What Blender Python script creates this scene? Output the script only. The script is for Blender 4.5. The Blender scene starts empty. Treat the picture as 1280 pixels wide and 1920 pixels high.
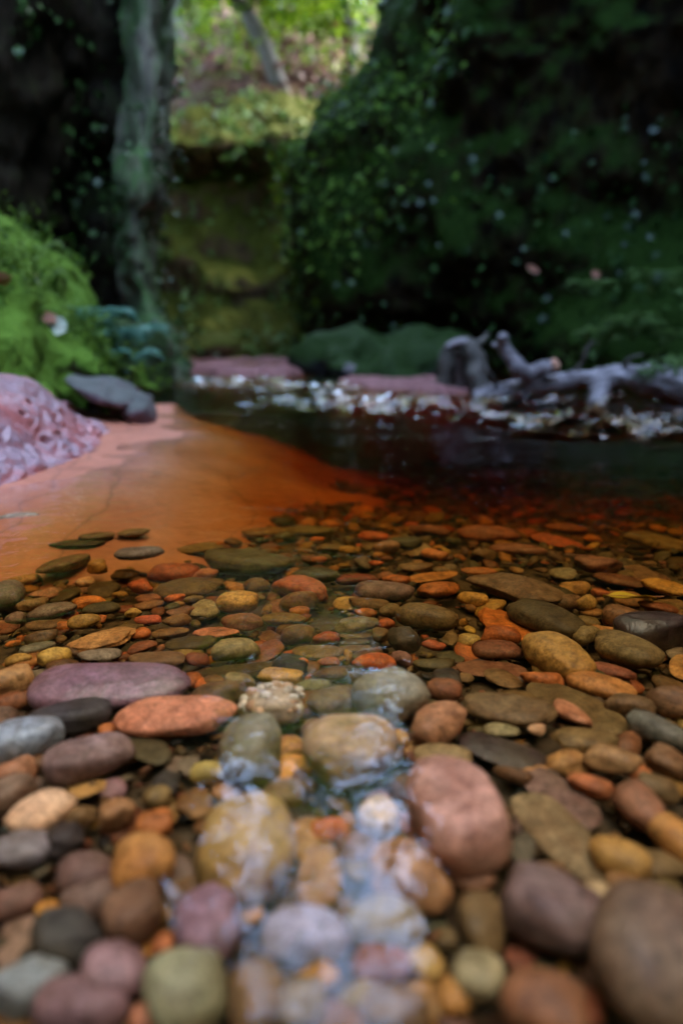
import bpy, bmesh, math, random
import numpy as np
from mathutils import Vector, Matrix

# ------------------------------------------------------------------ camera, sky, sun, exposure
scene = bpy.context.scene
col = scene.collection
CAM_H = 0.21                      # eye height over the water, metres
PITCH = math.radians(14.0)
FPX = 1280.0                      # 24 mm lens on a 36 mm high frame, photograph 1280 x 1920
cam_data = bpy.data.cameras.new('camera')
cam_data.lens = 24.0
cam_data.sensor_fit = 'AUTO'
cam_data.sensor_width = 36.0
cam_data.clip_start = 0.01
cam_data.clip_end = 400.0
cam_data.dof.use_dof = True
cam_data.dof.focus_distance = 0.63
cam_data.dof.aperture_fstop = 2.7
cam = bpy.data.objects.new('camera', cam_data)
col.objects.link(cam)
cam.location = (0, 0, CAM_H)
cam.rotation_euler = (math.radians(90) - PITCH, 0, 0)
scene.camera = cam

SUN_EL, SUN_AZ = math.radians(50.0), math.radians(75.0)     # azimuth from +Y (ahead) towards +X (right)
world = bpy.data.worlds.new('World')
scene.world = world
world.use_nodes = True
wn = world.node_tree
sky = wn.nodes.new('ShaderNodeTexSky')
sky.sky_type = 'NISHITA'
sky.sun_disc = False
sky.sun_elevation = SUN_EL
sky.sun_rotation = SUN_AZ
sky.air_density = 1.0
sky.dust_density = 2.0
wn.links.new(sky.outputs['Color'], wn.nodes['Background'].inputs['Color'])
wn.nodes['Background'].inputs['Strength'].default_value = 0.15
sun_data = bpy.data.lights.new('sun', 'SUN')
sun_data.energy = 0.5
sun_data.angle = math.radians(18.0)
sun_data.color = (1.0, 0.95, 0.88)
sun = bpy.data.objects.new('sun', sun_data)
col.objects.link(sun)
sdir = Vector((math.sin(SUN_AZ) * math.cos(SUN_EL), math.cos(SUN_AZ) * math.cos(SUN_EL), math.sin(SUN_EL)))
sun.rotation_euler = (-sdir).to_track_quat('-Z', 'Y').to_euler()

vs = scene.view_settings
vs.view_transform = 'Standard'
vs.look = 'None'
vs.exposure = 4.6
vs.gamma = 1.0
vs.use_curve_mapping = False
scene.cycles.use_denoising = True
scene.cycles.max_bounces = 8
scene.cycles.diffuse_bounces = 3
scene.cycles.glossy_bounces = 3
scene.cycles.transmission_bounces = 4
scene.cycles.transparent_max_bounces = 24
scene.cycles.volume_bounces = 0
scene.cycles.sample_clamp_indirect = 6.0
scene.cycles.caustics_reflective = False

# ------------------------------------------------------------------ small maths helpers
rng = np.random.default_rng(11)
random.seed(11)
CP, SP = math.cos(PITCH), math.sin(PITCH)


def ray(px, py):
    u, v = (px - 640.0) / FPX, (960.0 - py) / FPX
    return np.array([u, CP + v * SP, -SP + v * CP])


def P(px, py, Y):
    """point at forward distance Y seen at a pixel of the photograph"""
    d = ray(px, py)
    return np.array([0, 0, CAM_H]) + d * (Y / d[1])


def PZ(px, z, Y):
    """point at height z and forward distance Y in a pixel column"""
    return np.array([(px - 640.0) / FPX * (Y * CP - (z - CAM_H) * SP), Y, z])


def G(px, py, z=0.0):
    """point on the level z seen at a pixel"""
    d = ray(px, py)
    return np.array([0, 0, CAM_H]) + d * ((z - CAM_H) / d[2])


def sstep(a, b, x):
    t = np.clip((np.asarray(x, float) - a) / (b - a), 0, 1)
    return t * t * (3 - 2 * t)


def _hash(ix, iy, iz, k):
    h = (ix * 374761393 + iy * 668265263 + iz * 2147483647 + k * 1274126177) & 0xffffffff
    h = ((h ^ (h >> 13)) * 1274126177) & 0xffffffff
    h = ((h ^ (h >> 16)) * 2246822519) & 0xffffffff
    return ((h ^ (h >> 15)) & 0xffff) / 65535.0


def vnoise(p, seed=0):
    """value noise in [-1,1] for an (n,3) array"""
    p = np.asarray(p, float)
    i = np.floor(p).astype(np.int64)
    f = p - i
    f = f * f * f * (f * (f * 6 - 15) + 10)
    out = 0
    for dx in (0, 1):
        for dy in (0, 1):
            for dz in (0, 1):
                w = (f[:, 0] if dx else 1 - f[:, 0]) * (f[:, 1] if dy else 1 - f[:, 1]) * (f[:, 2] if dz else 1 - f[:, 2])
                out = out + w * _hash(i[:, 0] + dx, i[:, 1] + dy, i[:, 2] + dz, seed)
    return out * 2 - 1


def fbm(p, octaves=4, seed=0, gain=0.5):
    a, s, out = 1.0, 1.0, 0
    for o in range(octaves):
        out = out + a * vnoise(np.asarray(p) * s + 17.3 * o, seed + o)
        a *= gain
        s *= 2.03
    return out


def worley(p, seed=0):
    """distance to the nearest of one random point for each unit cell, and to the second nearest"""
    p = np.asarray(p, float)
    i = np.floor(p).astype(np.int64)
    d1 = np.full(len(p), 9.0)
    d2 = np.full(len(p), 9.0)
    for dx in (-1, 0, 1):
        for dy in (-1, 0, 1):
            for dz in (-1, 0, 1):
                c = i + np.array([dx, dy, dz])
                q = c + np.stack([_hash(c[:, 0], c[:, 1], c[:, 2], seed + k) for k in range(3)], 1)
                d = np.linalg.norm(q - p, axis=1)
                d2 = np.where(d < d1, d1, np.minimum(d2, d))
                d1 = np.minimum(d1, d)
    return d1, d2


def catmull(C, n):
    """resample an (m, ...) control array at n points along its first axis"""
    C = np.asarray(C, float)
    m = len(C)
    t = np.linspace(0, m - 1, n)
    i = np.clip(np.floor(t).astype(int), 0, m - 2)
    f = (t - i).reshape((-1,) + (1,) * (C.ndim - 1))
    E = np.concatenate([2 * C[:1] - C[1:2], C, 2 * C[-1:] - C[-2:-1]])
    p0, p1, p2, p3 = E[i], E[i + 1], E[i + 2], E[i + 3]
    return 0.5 * (2 * p1 + (p2 - p0) * f + (2 * p0 - 5 * p1 + 4 * p2 - p3) * f ** 2 + (3 * p1 - p0 - 3 * p2 + p3) * f ** 3)


def upsample(C, nr, nc):
    a = catmull(C, nr)
    return catmull(a.transpose(1, 0, 2), nc).transpose(1, 0, 2)


def grid_normals(V):
    du = np.gradient(V, axis=1)
    dv = np.gradient(V, axis=0)
    n = np.cross(du, dv)
    return n / (np.linalg.norm(n, axis=2, keepdims=True) + 1e-12)


# ------------------------------------------------------------------ object helpers
def tag(o, label=None, cat=None, group=None, kind=None):
    if label:
        o['label'] = label
    if cat:
        o['category'] = cat
    if group:
        o['group'] = group
    if kind:
        o['kind'] = kind
    return o


def link_mesh(name, me, mat=None, parent=None, smooth=True):
    if mat is not None and not me.materials:
        me.materials.append(mat)
    if smooth and len(me.polygons):
        me.polygons.foreach_set('use_smooth', np.ones(len(me.polygons), bool))
    o = bpy.data.objects.new(name, me)
    col.objects.link(o)
    if parent is not None:
        o.parent = parent
    return o


def mesh_from(name, verts, faces):
    me = bpy.data.meshes.new(name)
    me.from_pydata(np.asarray(verts, float).tolist() if not isinstance(verts, list) else verts, [], faces if isinstance(faces, list) else faces.tolist())
    me.update()
    return me


def grid_faces(nr, nc, flip=False):
    a = (np.arange(nr - 1)[:, None] * nc + np.arange(nc - 1)[None, :]).ravel()
    f = np.stack([a, a + 1, a + nc + 1, a + nc], 1)
    return f[:, ::-1] if flip else f


def empty(name, loc):
    o = bpy.data.objects.new(name, None)
    col.objects.link(o)
    o.location = loc
    o.empty_display_size = 0.05
    return o


def local(o_parent, V):
    return np.asarray(V) - np.array(o_parent.location)


def tube(path, radii, sides=10, seed=0, rough=0.0, freq=20.0, cap=True):
    """verts, faces of a tapering tube with a knobbly surface; caps are rounded off"""
    path = np.asarray(path, float)
    radii = np.asarray(radii, float)
    n = len(path)
    T = np.gradient(path, axis=0)
    T /= np.linalg.norm(T, axis=1, keepdims=True) + 1e-9
    up = np.array([0.13, 0.21, 0.97])
    verts = []
    for i in range(n):
        a = np.cross(T[i], up)
        if np.linalg.norm(a) < 0.1:
            a = np.cross(T[i], [1, 0, 0])
        a /= np.linalg.norm(a)
        b = np.cross(T[i], a)
        for k in range(sides):
            t = 2 * math.pi * k / sides
            verts.append(path[i] + radii[i] * (math.cos(t) * a + math.sin(t) * b))
    V = np.array(verts)
    if rough:
        c = np.repeat(path, sides, 0)
        r = np.repeat(radii, sides)[:, None]
        V = V + (V - c) / (r + 1e-9) * (fbm(V * freq, 3, seed) * rough)[:, None]
    faces = []
    for i in range(n - 1):
        for k in range(sides):
            k2 = (k + 1) % sides
            faces.append((i * sides + k, i * sides + k2, (i + 1) * sides + k2, (i + 1) * sides + k))
    V = V.tolist()
    if cap:
        V.append((path[0] - T[0] * radii[0] * 0.35).tolist())
        V.append((path[-1] + T[-1] * radii[-1] * 0.35).tolist())
        c0, c1 = len(V) - 2, len(V) - 1
        for k in range(sides):
            k2 = (k + 1) % sides
            faces.append((c0, k2, k))
            faces.append((c1, (n - 1) * sides + k, (n - 1) * sides + k2))
    return V, faces


def join(parts):
    V, F = [], []
    for v, f in parts:
        o = len(V)
        V.extend(v)
        F.extend([tuple(i + o for i in q) for q in f])
    return V, F


def leaf_mesh(pts, dirs, norms, length, width, curl=0.15):
    """six-vertex pointed leaves, one at every point"""
    pts = np.asarray(pts, float)
    n = len(pts)
    d = dirs / (np.linalg.norm(dirs, axis=1, keepdims=True) + 1e-9)
    s = np.cross(norms, d)
    s /= np.linalg.norm(s, axis=1, keepdims=True) + 1e-9
    u = np.cross(d, s)
    L = np.broadcast_to(np.asarray(length, float).reshape(-1, 1), (n, 1))
    W = np.broadcast_to(np.asarray(width, float).reshape(-1, 1), (n, 1))
    v = np.stack([pts,
                  pts + d * L * 0.35 + s * W * 0.5 + u * L * curl * 0.5,
                  pts + d * L * 0.72 + s * W * 0.36 + u * L * curl * 0.4,
                  pts + d * L - u * L * curl,
                  pts + d * L * 0.72 - s * W * 0.36 + u * L * curl * 0.4,
                  pts + d * L * 0.35 - s * W * 0.5 + u * L * curl * 0.5], 1).reshape(-1, 3)
    b = np.arange(n)[:, None] * 6
    f = np.concatenate([b + np.array([0, 1, 2, 5]), ], 0)
    f1 = b + np.array([0, 1, 5])
    f2 = b + np.array([1, 2, 4])
    f3 = b + np.array([1, 4, 5])
    f4 = b + np.array([2, 3, 4])
    return v, np.concatenate([f1, f2, f3, f4], 0)


def unit(n):
    v = rng.normal(size=(n, 3))
    return v / np.linalg.norm(v, axis=1, keepdims=True)


# ------------------------------------------------------------------ materials
def new_mat(name):
    m = bpy.data.materials.new(name)
    m.use_nodes = True
    nt = m.node_tree
    return m, nt, nt.nodes['Principled BSDF'], nt.nodes['Material Output']


def node(nt, kind, **kw):
    n = nt.nodes.new(kind)
    for k, v in kw.items():
        if k in n.inputs:
            n.inputs[k].default_value = v
        else:
            setattr(n, k, v)
    return n


def noise(nt, vec, scale, detail=4.0, rough=0.55, dist=0.0):
    n = node(nt, 'ShaderNodeTexNoise')
    n.inputs['Scale'].default_value = scale
    n.inputs['Detail'].default_value = detail
    n.inputs['Roughness'].default_value = rough
    n.inputs['Distortion'].default_value = dist
    if vec is not None:
        nt.links.new(vec, n.inputs['Vector'])
    return n.outputs['Fac']


def ramp(nt, fac, stops):
    r = node(nt, 'ShaderNodeValToRGB')
    e = r.color_ramp.elements
    while len(e) < len(stops):
        e.new(0.5)
    for k, (p, c) in enumerate(stops):
        e[k].position = p
        e[k].color = (c, c, c, 1) if isinstance(c, (int, float)) else (*c, 1)
    nt.links.new(fac, r.inputs['Fac'])
    return r.outputs['Color']


def mix(nt, fac, a, b, mode='MIX'):
    m = node(nt, 'ShaderNodeMix', data_type='RGBA', blend_type=mode)
    for sock, v in ((0, fac), (6, a), (7, b)):
        if hasattr(v, 'is_output'):
            nt.links.new(v, m.inputs[sock])
        elif sock == 0:
            m.inputs[0].default_value = v
        else:
            m.inputs[sock].default_value = (*v, 1)
    return m.outputs[2]


def math_node(nt, op, a, b=None, clamp=False):
    m = node(nt, 'ShaderNodeMath', operation=op, use_clamp=clamp)
    for k, v in enumerate((a, b)):
        if v is None:
            continue
        if hasattr(v, 'is_output'):
            nt.links.new(v, m.inputs[k])
        else:
            m.inputs[k].default_value = v
    return m.outputs[0]


def bump(nt, bsdf, height, strength, dist, prev=None):
    b = node(nt, 'ShaderNodeBump')
    b.inputs['Strength'].default_value = strength
    b.inputs['Distance'].default_value = dist
    nt.links.new(height, b.inputs['Height'])
    if prev is not None:
        nt.links.new(prev, b.inputs['Normal'])
    nt.links.new(b.outputs['Normal'], bsdf.inputs['Normal'])
    return b.outputs['Normal']


def position(nt):
    return node(nt, 'ShaderNodeNewGeometry').outputs['Position']


def pebble_material(name, from_attribute, wet=False):
    m, nt, bs, out = new_mat(name)
    pos = position(nt)
    if from_attribute:
        a = node(nt, 'ShaderNodeAttribute', attribute_name='tint')
        base, rand = a.outputs['Color'], a.outputs['Alpha']
        vec = pos
    else:
        oi = node(nt, 'ShaderNodeObjectInfo')
        base, rand = oi.outputs['Color'], oi.outputs['Random']
        off = node(nt, 'ShaderNodeVectorMath', operation='MULTIPLY_ADD')
        cmb = node(nt, 'ShaderNodeCombineXYZ')
        for k in range(3):
            nt.links.new(rand, cmb.inputs[k])
        nt.links.new(cmb.outputs[0], off.inputs[0])
        off.inputs[1].default_value = (31.0, 17.0, 53.0)
        nt.links.new(pos, off.inputs[2])
        vec = off.outputs[0]
    mott = noise(nt, vec, 55.0, 5.0, 0.6, 0.6)
    fine = noise(nt, vec, 420.0, 3.0, 0.65)
    grain = noise(nt, vec, 130.0, 4.0, 0.7)
    c = mix(nt, ramp(nt, mott, [(0.34, 0.0), (0.66, 0.85)]), base, mix(nt, 1.0, base, (0.52, 0.42, 0.36), 'MULTIPLY'))
    c = mix(nt, 1.0, c, ramp(nt, fine, [(0.28, 0.5), (0.5, 1.0), (0.75, 1.35)]), 'MULTIPLY')
    c = mix(nt, 1.0, c, ramp(nt, grain, [(0.33, 0.6), (0.5, 1.0), (0.68, 1.3)]), 'MULTIPLY')
    # faint bedding bands on some of the stones
    w = node(nt, 'ShaderNodeTexWave', wave_type='BANDS', bands_direction='Z')
    w.inputs['Scale'].default_value = 38.0
    w.inputs['Distortion'].default_value = 5.0
    w.inputs['Detail'].default_value = 3.0
    w.inputs['Detail Scale'].default_value = 1.6
    nt.links.new(vec, w.inputs['Vector'])
    band = math_node(nt, 'MULTIPLY', w.outputs['Fac'], ramp(nt, rand, [(0.66, 0.0), (0.72, 0.35), (1.0, 0.4)]))
    c = mix(nt, band, c, mix(nt, 1.0, c, (0.55, 0.48, 0.42), 'MULTIPLY'))
    # patchy silt and algae film
    silt = math_node(nt, 'MULTIPLY', ramp(nt, noise(nt, pos, 24.0, 4.0, 0.6), [(0.45, 0.0), (0.75, 1.0)]), 0.28)
    c = mix(nt, silt, c, (0.16, 0.12, 0.06))
    nt.links.new(c, bs.inputs['Base Color'])
    nt.links.new(ramp(nt, fine, [(0.3, 0.34), (0.8, 0.55)]), bs.inputs['Roughness'])
    bs.inputs['Specular IOR Level'].default_value = 0.12
    if wet:
        bs.inputs['Specular IOR Level'].default_value = 0.5
        for l in list(bs.inputs['Roughness'].links):
            nt.links.remove(l)
        bs.inputs['Roughness'].default_value = 0.33
    n1 = bump(nt, bs, mott, 0.5, 0.005)
    bump(nt, bs, fine, 0.35, 0.0008, n1)
    return m


def rock_material(name, rock_a, rock_b, moss_a, moss_b, moss_amount, up_weight=0.35, scale=1.0, rough=0.6, bump_d=0.05, lichen=None, stretch=1.0):
    """wet rock with moss that grows in patches, thicker where the face looks up"""
    m, nt, bs, out = new_mat(name)
    pos = position(nt)
    if stretch != 1.0:
        mp = node(nt, 'ShaderNodeMapping')
        mp.inputs['Scale'].default_value = (1.0, 1.0, stretch)
        nt.links.new(pos, mp.inputs['Vector'])
        pos = mp.outputs[0]
    big = noise(nt, pos, 1.3 * scale, 5.0, 0.6, 0.4)
    mid = noise(nt, pos, 6.0 * scale, 5.0, 0.6, 0.3)
    fine = noise(nt, pos, 40.0 * scale, 4.0, 0.65)
    rock = mix(nt, ramp(nt, mid, [(0.32, 0.0), (0.68, 1.0)]), rock_a, rock_b)
    rock = mix(nt, 1.0, rock, ramp(nt, fine, [(0.25, 0.55), (0.75, 1.3)]), 'MULTIPLY')
    moss = mix(nt, ramp(nt, fine, [(0.3, 0.0), (0.72, 1.0)]), moss_a, moss_b)
    geo = node(nt, 'ShaderNodeNewGeometry')
    sx = node(nt, 'ShaderNodeSeparateXYZ')
    nt.links.new(geo.outputs['Normal'], sx.inputs[0])
    s = math_node(nt, 'ADD', math_node(nt, 'MULTIPLY', sx.outputs['Z'], up_weight), math_node(nt, 'ADD', math_node(nt, 'MULTIPLY', big, 0.6), math_node(nt, 'MULTIPLY', mid, 0.6)))
    t = 1.0 - moss_amount
    c = mix(nt, ramp(nt, s, [(max(0.0, t - 0.12), 0.0), (min(1.0, t + 0.12), 1.0)]), rock, moss)
    if lichen:
        lf = ramp(nt, noise(nt, pos, 11.0 * scale, 3.0, 0.7), [(0.62, 0.0), (0.74, 0.8)])
        c = mix(nt, lf, c, lichen)
    nt.links.new(c, bs.inputs['Base Color'])
    bs.inputs['Roughness'].default_value = rough
    bs.inputs['Specular IOR Level'].default_value = 0.3 if rough < 0.5 else 0.05
    n1 = bump(nt, bs, mid, 0.6, bump_d)
    bump(nt, bs, fine, 0.6, bump_d * 0.25, n1)
    return m


def leaf_material(name, a, b, translucent=0.45, rough=0.5):
    m, nt, bs, out = new_mat(name)
    pos = position(nt)
    f = noise(nt, pos, 9.0, 3.0, 0.7)
    g = node(nt, 'ShaderNodeNewGeometry')
    f2 = math_node(nt, 'ADD', math_node(nt, 'MULTIPLY', f, 0.5), math_node(nt, 'MULTIPLY', g.outputs['Random Per Island'], 0.5))
    c = mix(nt, ramp(nt, f2, [(0.25, 0.0), (0.75, 1.0)]), a, b)
    nt.links.new(c, bs.inputs['Base Color'])
    bs.inputs['Roughness'].default_value = rough
    bs.inputs['Specular IOR Level'].default_value = 0.25
    tr = node(nt, 'ShaderNodeBsdfTranslucent')
    nt.links.new(c, tr.inputs['Color'])
    ms = node(nt, 'ShaderNodeMixShader')
    ms.inputs[0].default_value = translucent
    nt.links.new(bs.outputs[0], ms.inputs[1])
    nt.links.new(tr.outputs[0], ms.inputs[2])
    nt.links.new(ms.outputs[0], out.inputs['Surface'])
    return m


def wood_material(name, a, b, rough=0.7):
    m, nt, bs, out = new_mat(name)
    pos = position(nt)
    st = node(nt, 'ShaderNodeMapping')
    st.inputs['Scale'].default_value = (6.0, 40.0, 60.0)
    nt.links.new(pos, st.inputs['Vector'])
    f = noise(nt, st.outputs[0], 1.0, 5.0, 0.65, 0.5)
    g = noise(nt, pos, 14.0, 4.0, 0.6)
    c = mix(nt, ramp(nt, f, [(0.3, 0.0), (0.7, 1.0)]), a, b)
    c = mix(nt, 1.0, c, ramp(nt, g, [(0.3, 0.6), (0.7, 1.15)]), 'MULTIPLY')
    nt.links.new(c, bs.inputs['Base Color'])
    bs.inputs['Roughness'].default_value = rough
    bump(nt, bs, f, 0.5, 0.01)
    return m


M = {}
M['pebble'] = pebble_material('pebble_stone', False)
M['pebble_wet'] = pebble_material('wet_pebble_stone', False, True)
M['gravel'] = pebble_material('gravel_stone', True)
M['left_cliff'] = rock_material('left_cliff_rock_shaded', (0.006, 0.005, 0.003), (0.026, 0.021, 0.013), (0.008, 0.018, 0.004), (0.028, 0.042, 0.010), 0.32, 0.3, 1.3, 0.6, 0.08, None, 0.45)  # rock colour lowered to deepen the shade on this wall
M['pillar'] = rock_material('pillar_rock_lit', (0.07, 0.06, 0.05), (0.34, 0.29, 0.25), (0.022, 0.065, 0.022), (0.090, 0.155, 0.050), 0.44, 0.1, 2.6, 0.6, 0.03, None, 0.3)  # cliff rock made paler, light along its edge put into the colour
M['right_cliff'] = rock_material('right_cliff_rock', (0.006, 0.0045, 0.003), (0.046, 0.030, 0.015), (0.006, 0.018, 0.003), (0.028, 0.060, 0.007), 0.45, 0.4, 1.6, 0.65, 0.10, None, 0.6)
M['rear_cliff'] = rock_material('rear_cliff_rock', (0.040, 0.027, 0.017), (0.21, 0.125, 0.07), (0.030, 0.048, 0.007), (0.10, 0.095, 0.014), 0.40, 0.4, 1.8, 0.7, 0.10, None, 0.6)
M['boulder'] = rock_material('mossy_boulder_rock', (0.010, 0.010, 0.011), (0.042, 0.042, 0.042), (0.008, 0.022, 0.006), (0.034, 0.060, 0.016), 0.40, 0.5, 3.0, 0.55, 0.02)
M['bank_moss'] = rock_material('bank_moss', (0.05, 0.045, 0.025), (0.09, 0.07, 0.04), (0.030, 0.075, 0.010), (0.10, 0.19, 0.022), 0.56, 0.5, 5.0, 0.8, 0.015)
M['pink_rock'] = rock_material('pink_sandstone', (0.30, 0.10, 0.095), (0.48, 0.185, 0.17), (0.15, 0.10, 0.12), (0.28, 0.185, 0.21), 0.32, 0.2, 5.0, 0.35, 0.004)
M['hollow'] = rock_material('hollow_shade_rock', (0.06, 0.018, 0.018), (0.11, 0.035, 0.032), (0.05, 0.02, 0.02), (0.08, 0.03, 0.03), 0.3, 0.0, 6.0, 0.5, 0.006)  # red rock darkened further for the shade inside the hollow
M['ledge_rock'] = rock_material('purple_ledge_rock', (0.07, 0.05, 0.06), (0.19, 0.125, 0.14), (0.06, 0.065, 0.06), (0.12, 0.13, 0.12), 0.30, 0.3, 8.0, 0.55, 0.012)
M['litter'] = rock_material('leaf_litter_ground', (0.045, 0.023, 0.017), (0.105, 0.050, 0.040), (0.022, 0.036, 0.006), (0.05, 0.07, 0.012), 0.34, 0.0, 1.2, 0.9, 0.05)
M['bar'] = rock_material('pink_gravel_bar', (0.13, 0.06, 0.058), (0.34, 0.16, 0.15), (0.10, 0.10, 0.05), (0.16, 0.15, 0.07), 0.22, 0.0, 10.0, 0.5, 0.006)
M['leaf_bright'] = leaf_material('bright_leaf', (0.04, 0.10, 0.004), (0.155, 0.225, 0.012), 0.45)
M['leaf_ivy'] = leaf_material('ivy_leaf', (0.010, 0.032, 0.007), (0.036, 0.078, 0.020), 0.2, 0.35)
M['leaf_teal'] = leaf_material('teal_leaf', (0.035, 0.13, 0.095), (0.13, 0.30, 0.22), 0.3, 0.4)
M['leaf_fern'] = leaf_material('fern_leaf', (0.05, 0.11, 0.025), (0.12, 0.20, 0.05), 0.35)
M['moss_blade'] = leaf_material('moss_blade', (0.025, 0.075, 0.008), (0.13, 0.24, 0.025), 0.3, 0.7)
M['leaf_brown'] = leaf_material('brown_leaf', (0.26, 0.11, 0.07), (0.42, 0.20, 0.13), 0.25)
M['leaf_litter'] = leaf_material('litter_leaf', (0.06, 0.026, 0.019), (0.13, 0.06, 0.044), 0.2)
M['leaf_pale'] = leaf_material('pale_leaf', (0.42, 0.50, 0.42), (0.55, 0.62, 0.52), 0.2)
M['leaf_yellow'] = leaf_material('yellow_leaf', (0.50, 0.36, 0.03), (0.62, 0.46, 0.06), 0.15)
M['wood'] = wood_material('driftwood', (0.05, 0.043, 0.045), (0.40, 0.36, 0.37))
M['wood_tip'] = wood_material('broken_wood', (0.45, 0.22, 0.13), (0.62, 0.34, 0.22))
M['wood_dark'] = wood_material('rotten_wood', (0.035, 0.022, 0.018), (0.11, 0.07, 0.055))
M['bark'] = wood_material('bark', (0.045, 0.04, 0.03), (0.12, 0.105, 0.085))


def slab_material():
    m, nt, bs, out = new_mat('submerged_sandstone')
    pos = position(nt)
    a = noise(nt, pos, 5.0, 5.0, 0.55, 0.8)
    f = noise(nt, pos, 60.0, 4.0, 0.6)
    c = mix(nt, ramp(nt, a, [(0.3, 0.0), (0.7, 1.0)]), (0.30, 0.105, 0.06), (0.42, 0.17, 0.105))
    c = mix(nt, 1.0, c, ramp(nt, f, [(0.25, 0.8), (0.75, 1.15)]), 'MULTIPLY')
    st = node(nt, 'ShaderNodeMapping')
    st.inputs['Scale'].default_value = (4.0, 1.5, 1.0)
    st.inputs['Rotation'].default_value = (0, 0, 0.5)
    nt.links.new(pos, st.inputs['Vector'])
    wob = node(nt, 'ShaderNodeTexNoise')
    wob.inputs['Scale'].default_value = 2.2
    wob.inputs['Detail'].default_value = 4
    nt.links.new(pos, wob.inputs['Vector'])
    va = node(nt, 'ShaderNodeVectorMath', operation='ADD')
    nt.links.new(st.outputs[0], va.inputs[0])
    nt.links.new(wob.outputs['Color'], va.inputs[1])
    v = node(nt, 'ShaderNodeTexVoronoi', feature='DISTANCE_TO_EDGE')
    v.inputs['Scale'].default_value = 1.6
    nt.links.new(va.outputs[0], v.inputs['Vector'])
    crack = ramp(nt, v.outputs['Distance'], [(0.0, 0.45), (0.012, 0.85), (0.03, 1.0)])
    c = mix(nt, 0.8, c, crack, 'MULTIPLY')
    nt.links.new(c, bs.inputs['Base Color'])
    bs.inputs['Roughness'].default_value = 0.45
    bump(nt, bs, f, 0.4, 0.002)
    return m


def bed_material():
    m, nt, bs, out = new_mat('stream_bed_silt')
    pos = position(nt)
    a = noise(nt, pos, 30.0, 5.0, 0.6)
    f = noise(nt, pos, 300.0, 4.0, 0.7)
    c = mix(nt, ramp(nt, a, [(0.3, 0.0), (0.7, 1.0)]), (0.045, 0.028, 0.018), (0.10, 0.06, 0.035))
    c = mix(nt, 1.0, c, ramp(nt, f, [(0.25, 0.5), (0.75, 1.3)]), 'MULTIPLY')
    nt.links.new(c, bs.inputs['Base Color'])
    bs.inputs['Roughness'].default_value = 0.7
    bump(nt, bs, f, 0.8, 0.004)
    return m


def water_material():
    """peat-stained water: a Fresnel skin over a clear body that takes out blue and green along the way"""
    m = bpy.data.materials.new('peat_water')
    m.use_nodes = True
    nt = m.node_tree
    nt.nodes.clear()
    out = node(nt, 'ShaderNodeOutputMaterial')
    geo = node(nt, 'ShaderNodeNewGeometry')
    ior = node(nt, 'ShaderNodeMix', data_type='FLOAT')
    nt.links.new(geo.outputs['Backfacing'], ior.inputs[0])
    ior.inputs[2].default_value = 1.333
    ior.inputs[3].default_value = 1 / 1.333
    pos = geo.outputs['Position']
    mp = node(nt, 'ShaderNodeMapping')
    mp.inputs['Scale'].default_value = (0.8, 1.0, 1.0)
    nt.links.new(pos, mp.inputs['Vector'])
    h = math_node(nt, 'ADD', noise(nt, mp.outputs[0], 30.0, 3.0, 0.5, 0.8), math_node(nt, 'MULTIPLY', noise(nt, mp.outputs[0], 90.0, 2.0, 0.5), 0.12))
    b = node(nt, 'ShaderNodeBump')
    b.inputs['Strength'].default_value = 0.5
    b.inputs['Distance'].default_value = 0.0032
    nt.links.new(h, b.inputs['Height'])
    fr = node(nt, 'ShaderNodeFresnel')
    nt.links.new(ior.outputs[0], fr.inputs['IOR'])
    nt.links.new(b.outputs[0], fr.inputs['Normal'])
    gl = node(nt, 'ShaderNodeBsdfGlossy')
    gl.inputs['Roughness'].default_value = 0.0
    gl.inputs['Color'].default_value = (1, 1, 1, 1)
    nt.links.new(b.outputs[0], gl.inputs['Normal'])
    tr = node(nt, 'ShaderNodeBsdfTransparent')
    ms = node(nt, 'ShaderNodeMixShader')
    nt.links.new(fr.outputs[0], ms.inputs[0])
    nt.links.new(tr.outputs[0], ms.inputs[1])
    nt.links.new(gl.outputs[0], ms.inputs[2])
    nt.links.new(ms.outputs[0], out.inputs['Surface'])
    va = node(nt, 'ShaderNodeVolumeAbsorption')
    va.inputs['Color'].default_value = (1 - 1.4 / 11, 1 - 4.2 / 11, 0.0, 1)
    va.inputs['Density'].default_value = 11.0
    nt.links.new(va.outputs[0], out.inputs['Volume'])
    return m


# ------------------------------------------------------------------ the stream bed
def bed_z(x, y):
    x, y = np.asarray(x, float), np.asarray(y, float)
    d = 0.044 + 0.016 * sstep(0.35, 0.75, y) + 0.05 * sstep(0.75, 1.5, y)
    d = d + 0.07 * sstep(0.9, 1.9, y) * sstep(-0.3, 0.5, x)
    d = d + 0.10 * sstep(1.5, 2.4, y)
    d = d - 0.25 * sstep(1.6, 2.6, np.abs(x))
    p = np.stack([x.ravel() * 5, y.ravel() * 5, np.zeros(x.size)], 1)
    d = d + 0.006 * fbm(p, 3, 5).reshape(x.shape)
    return -d


def bed_quick(x, y):
    return float(bed_z(np.array([x]), np.array([y]))[0])


xs = np.linspace(-4, 4, 150)
ys = np.concatenate([np.linspace(-4, 0, 20)[:-1], np.linspace(0, 2.2, 110), np.linspace(2.25, 12, 60)])
X, Yg = np.meshgrid(xs, ys)
V = np.stack([X, Yg, bed_z(X, Yg) - 0.006], 2)
bed = link_mesh('stream_bed', mesh_from('stream_bed', V.reshape(-1, 3), grid_faces(len(ys), len(xs))), bed_material())
tag(bed, 'brown silty stream bed under the pebbles', None, None, 'structure')

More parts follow.
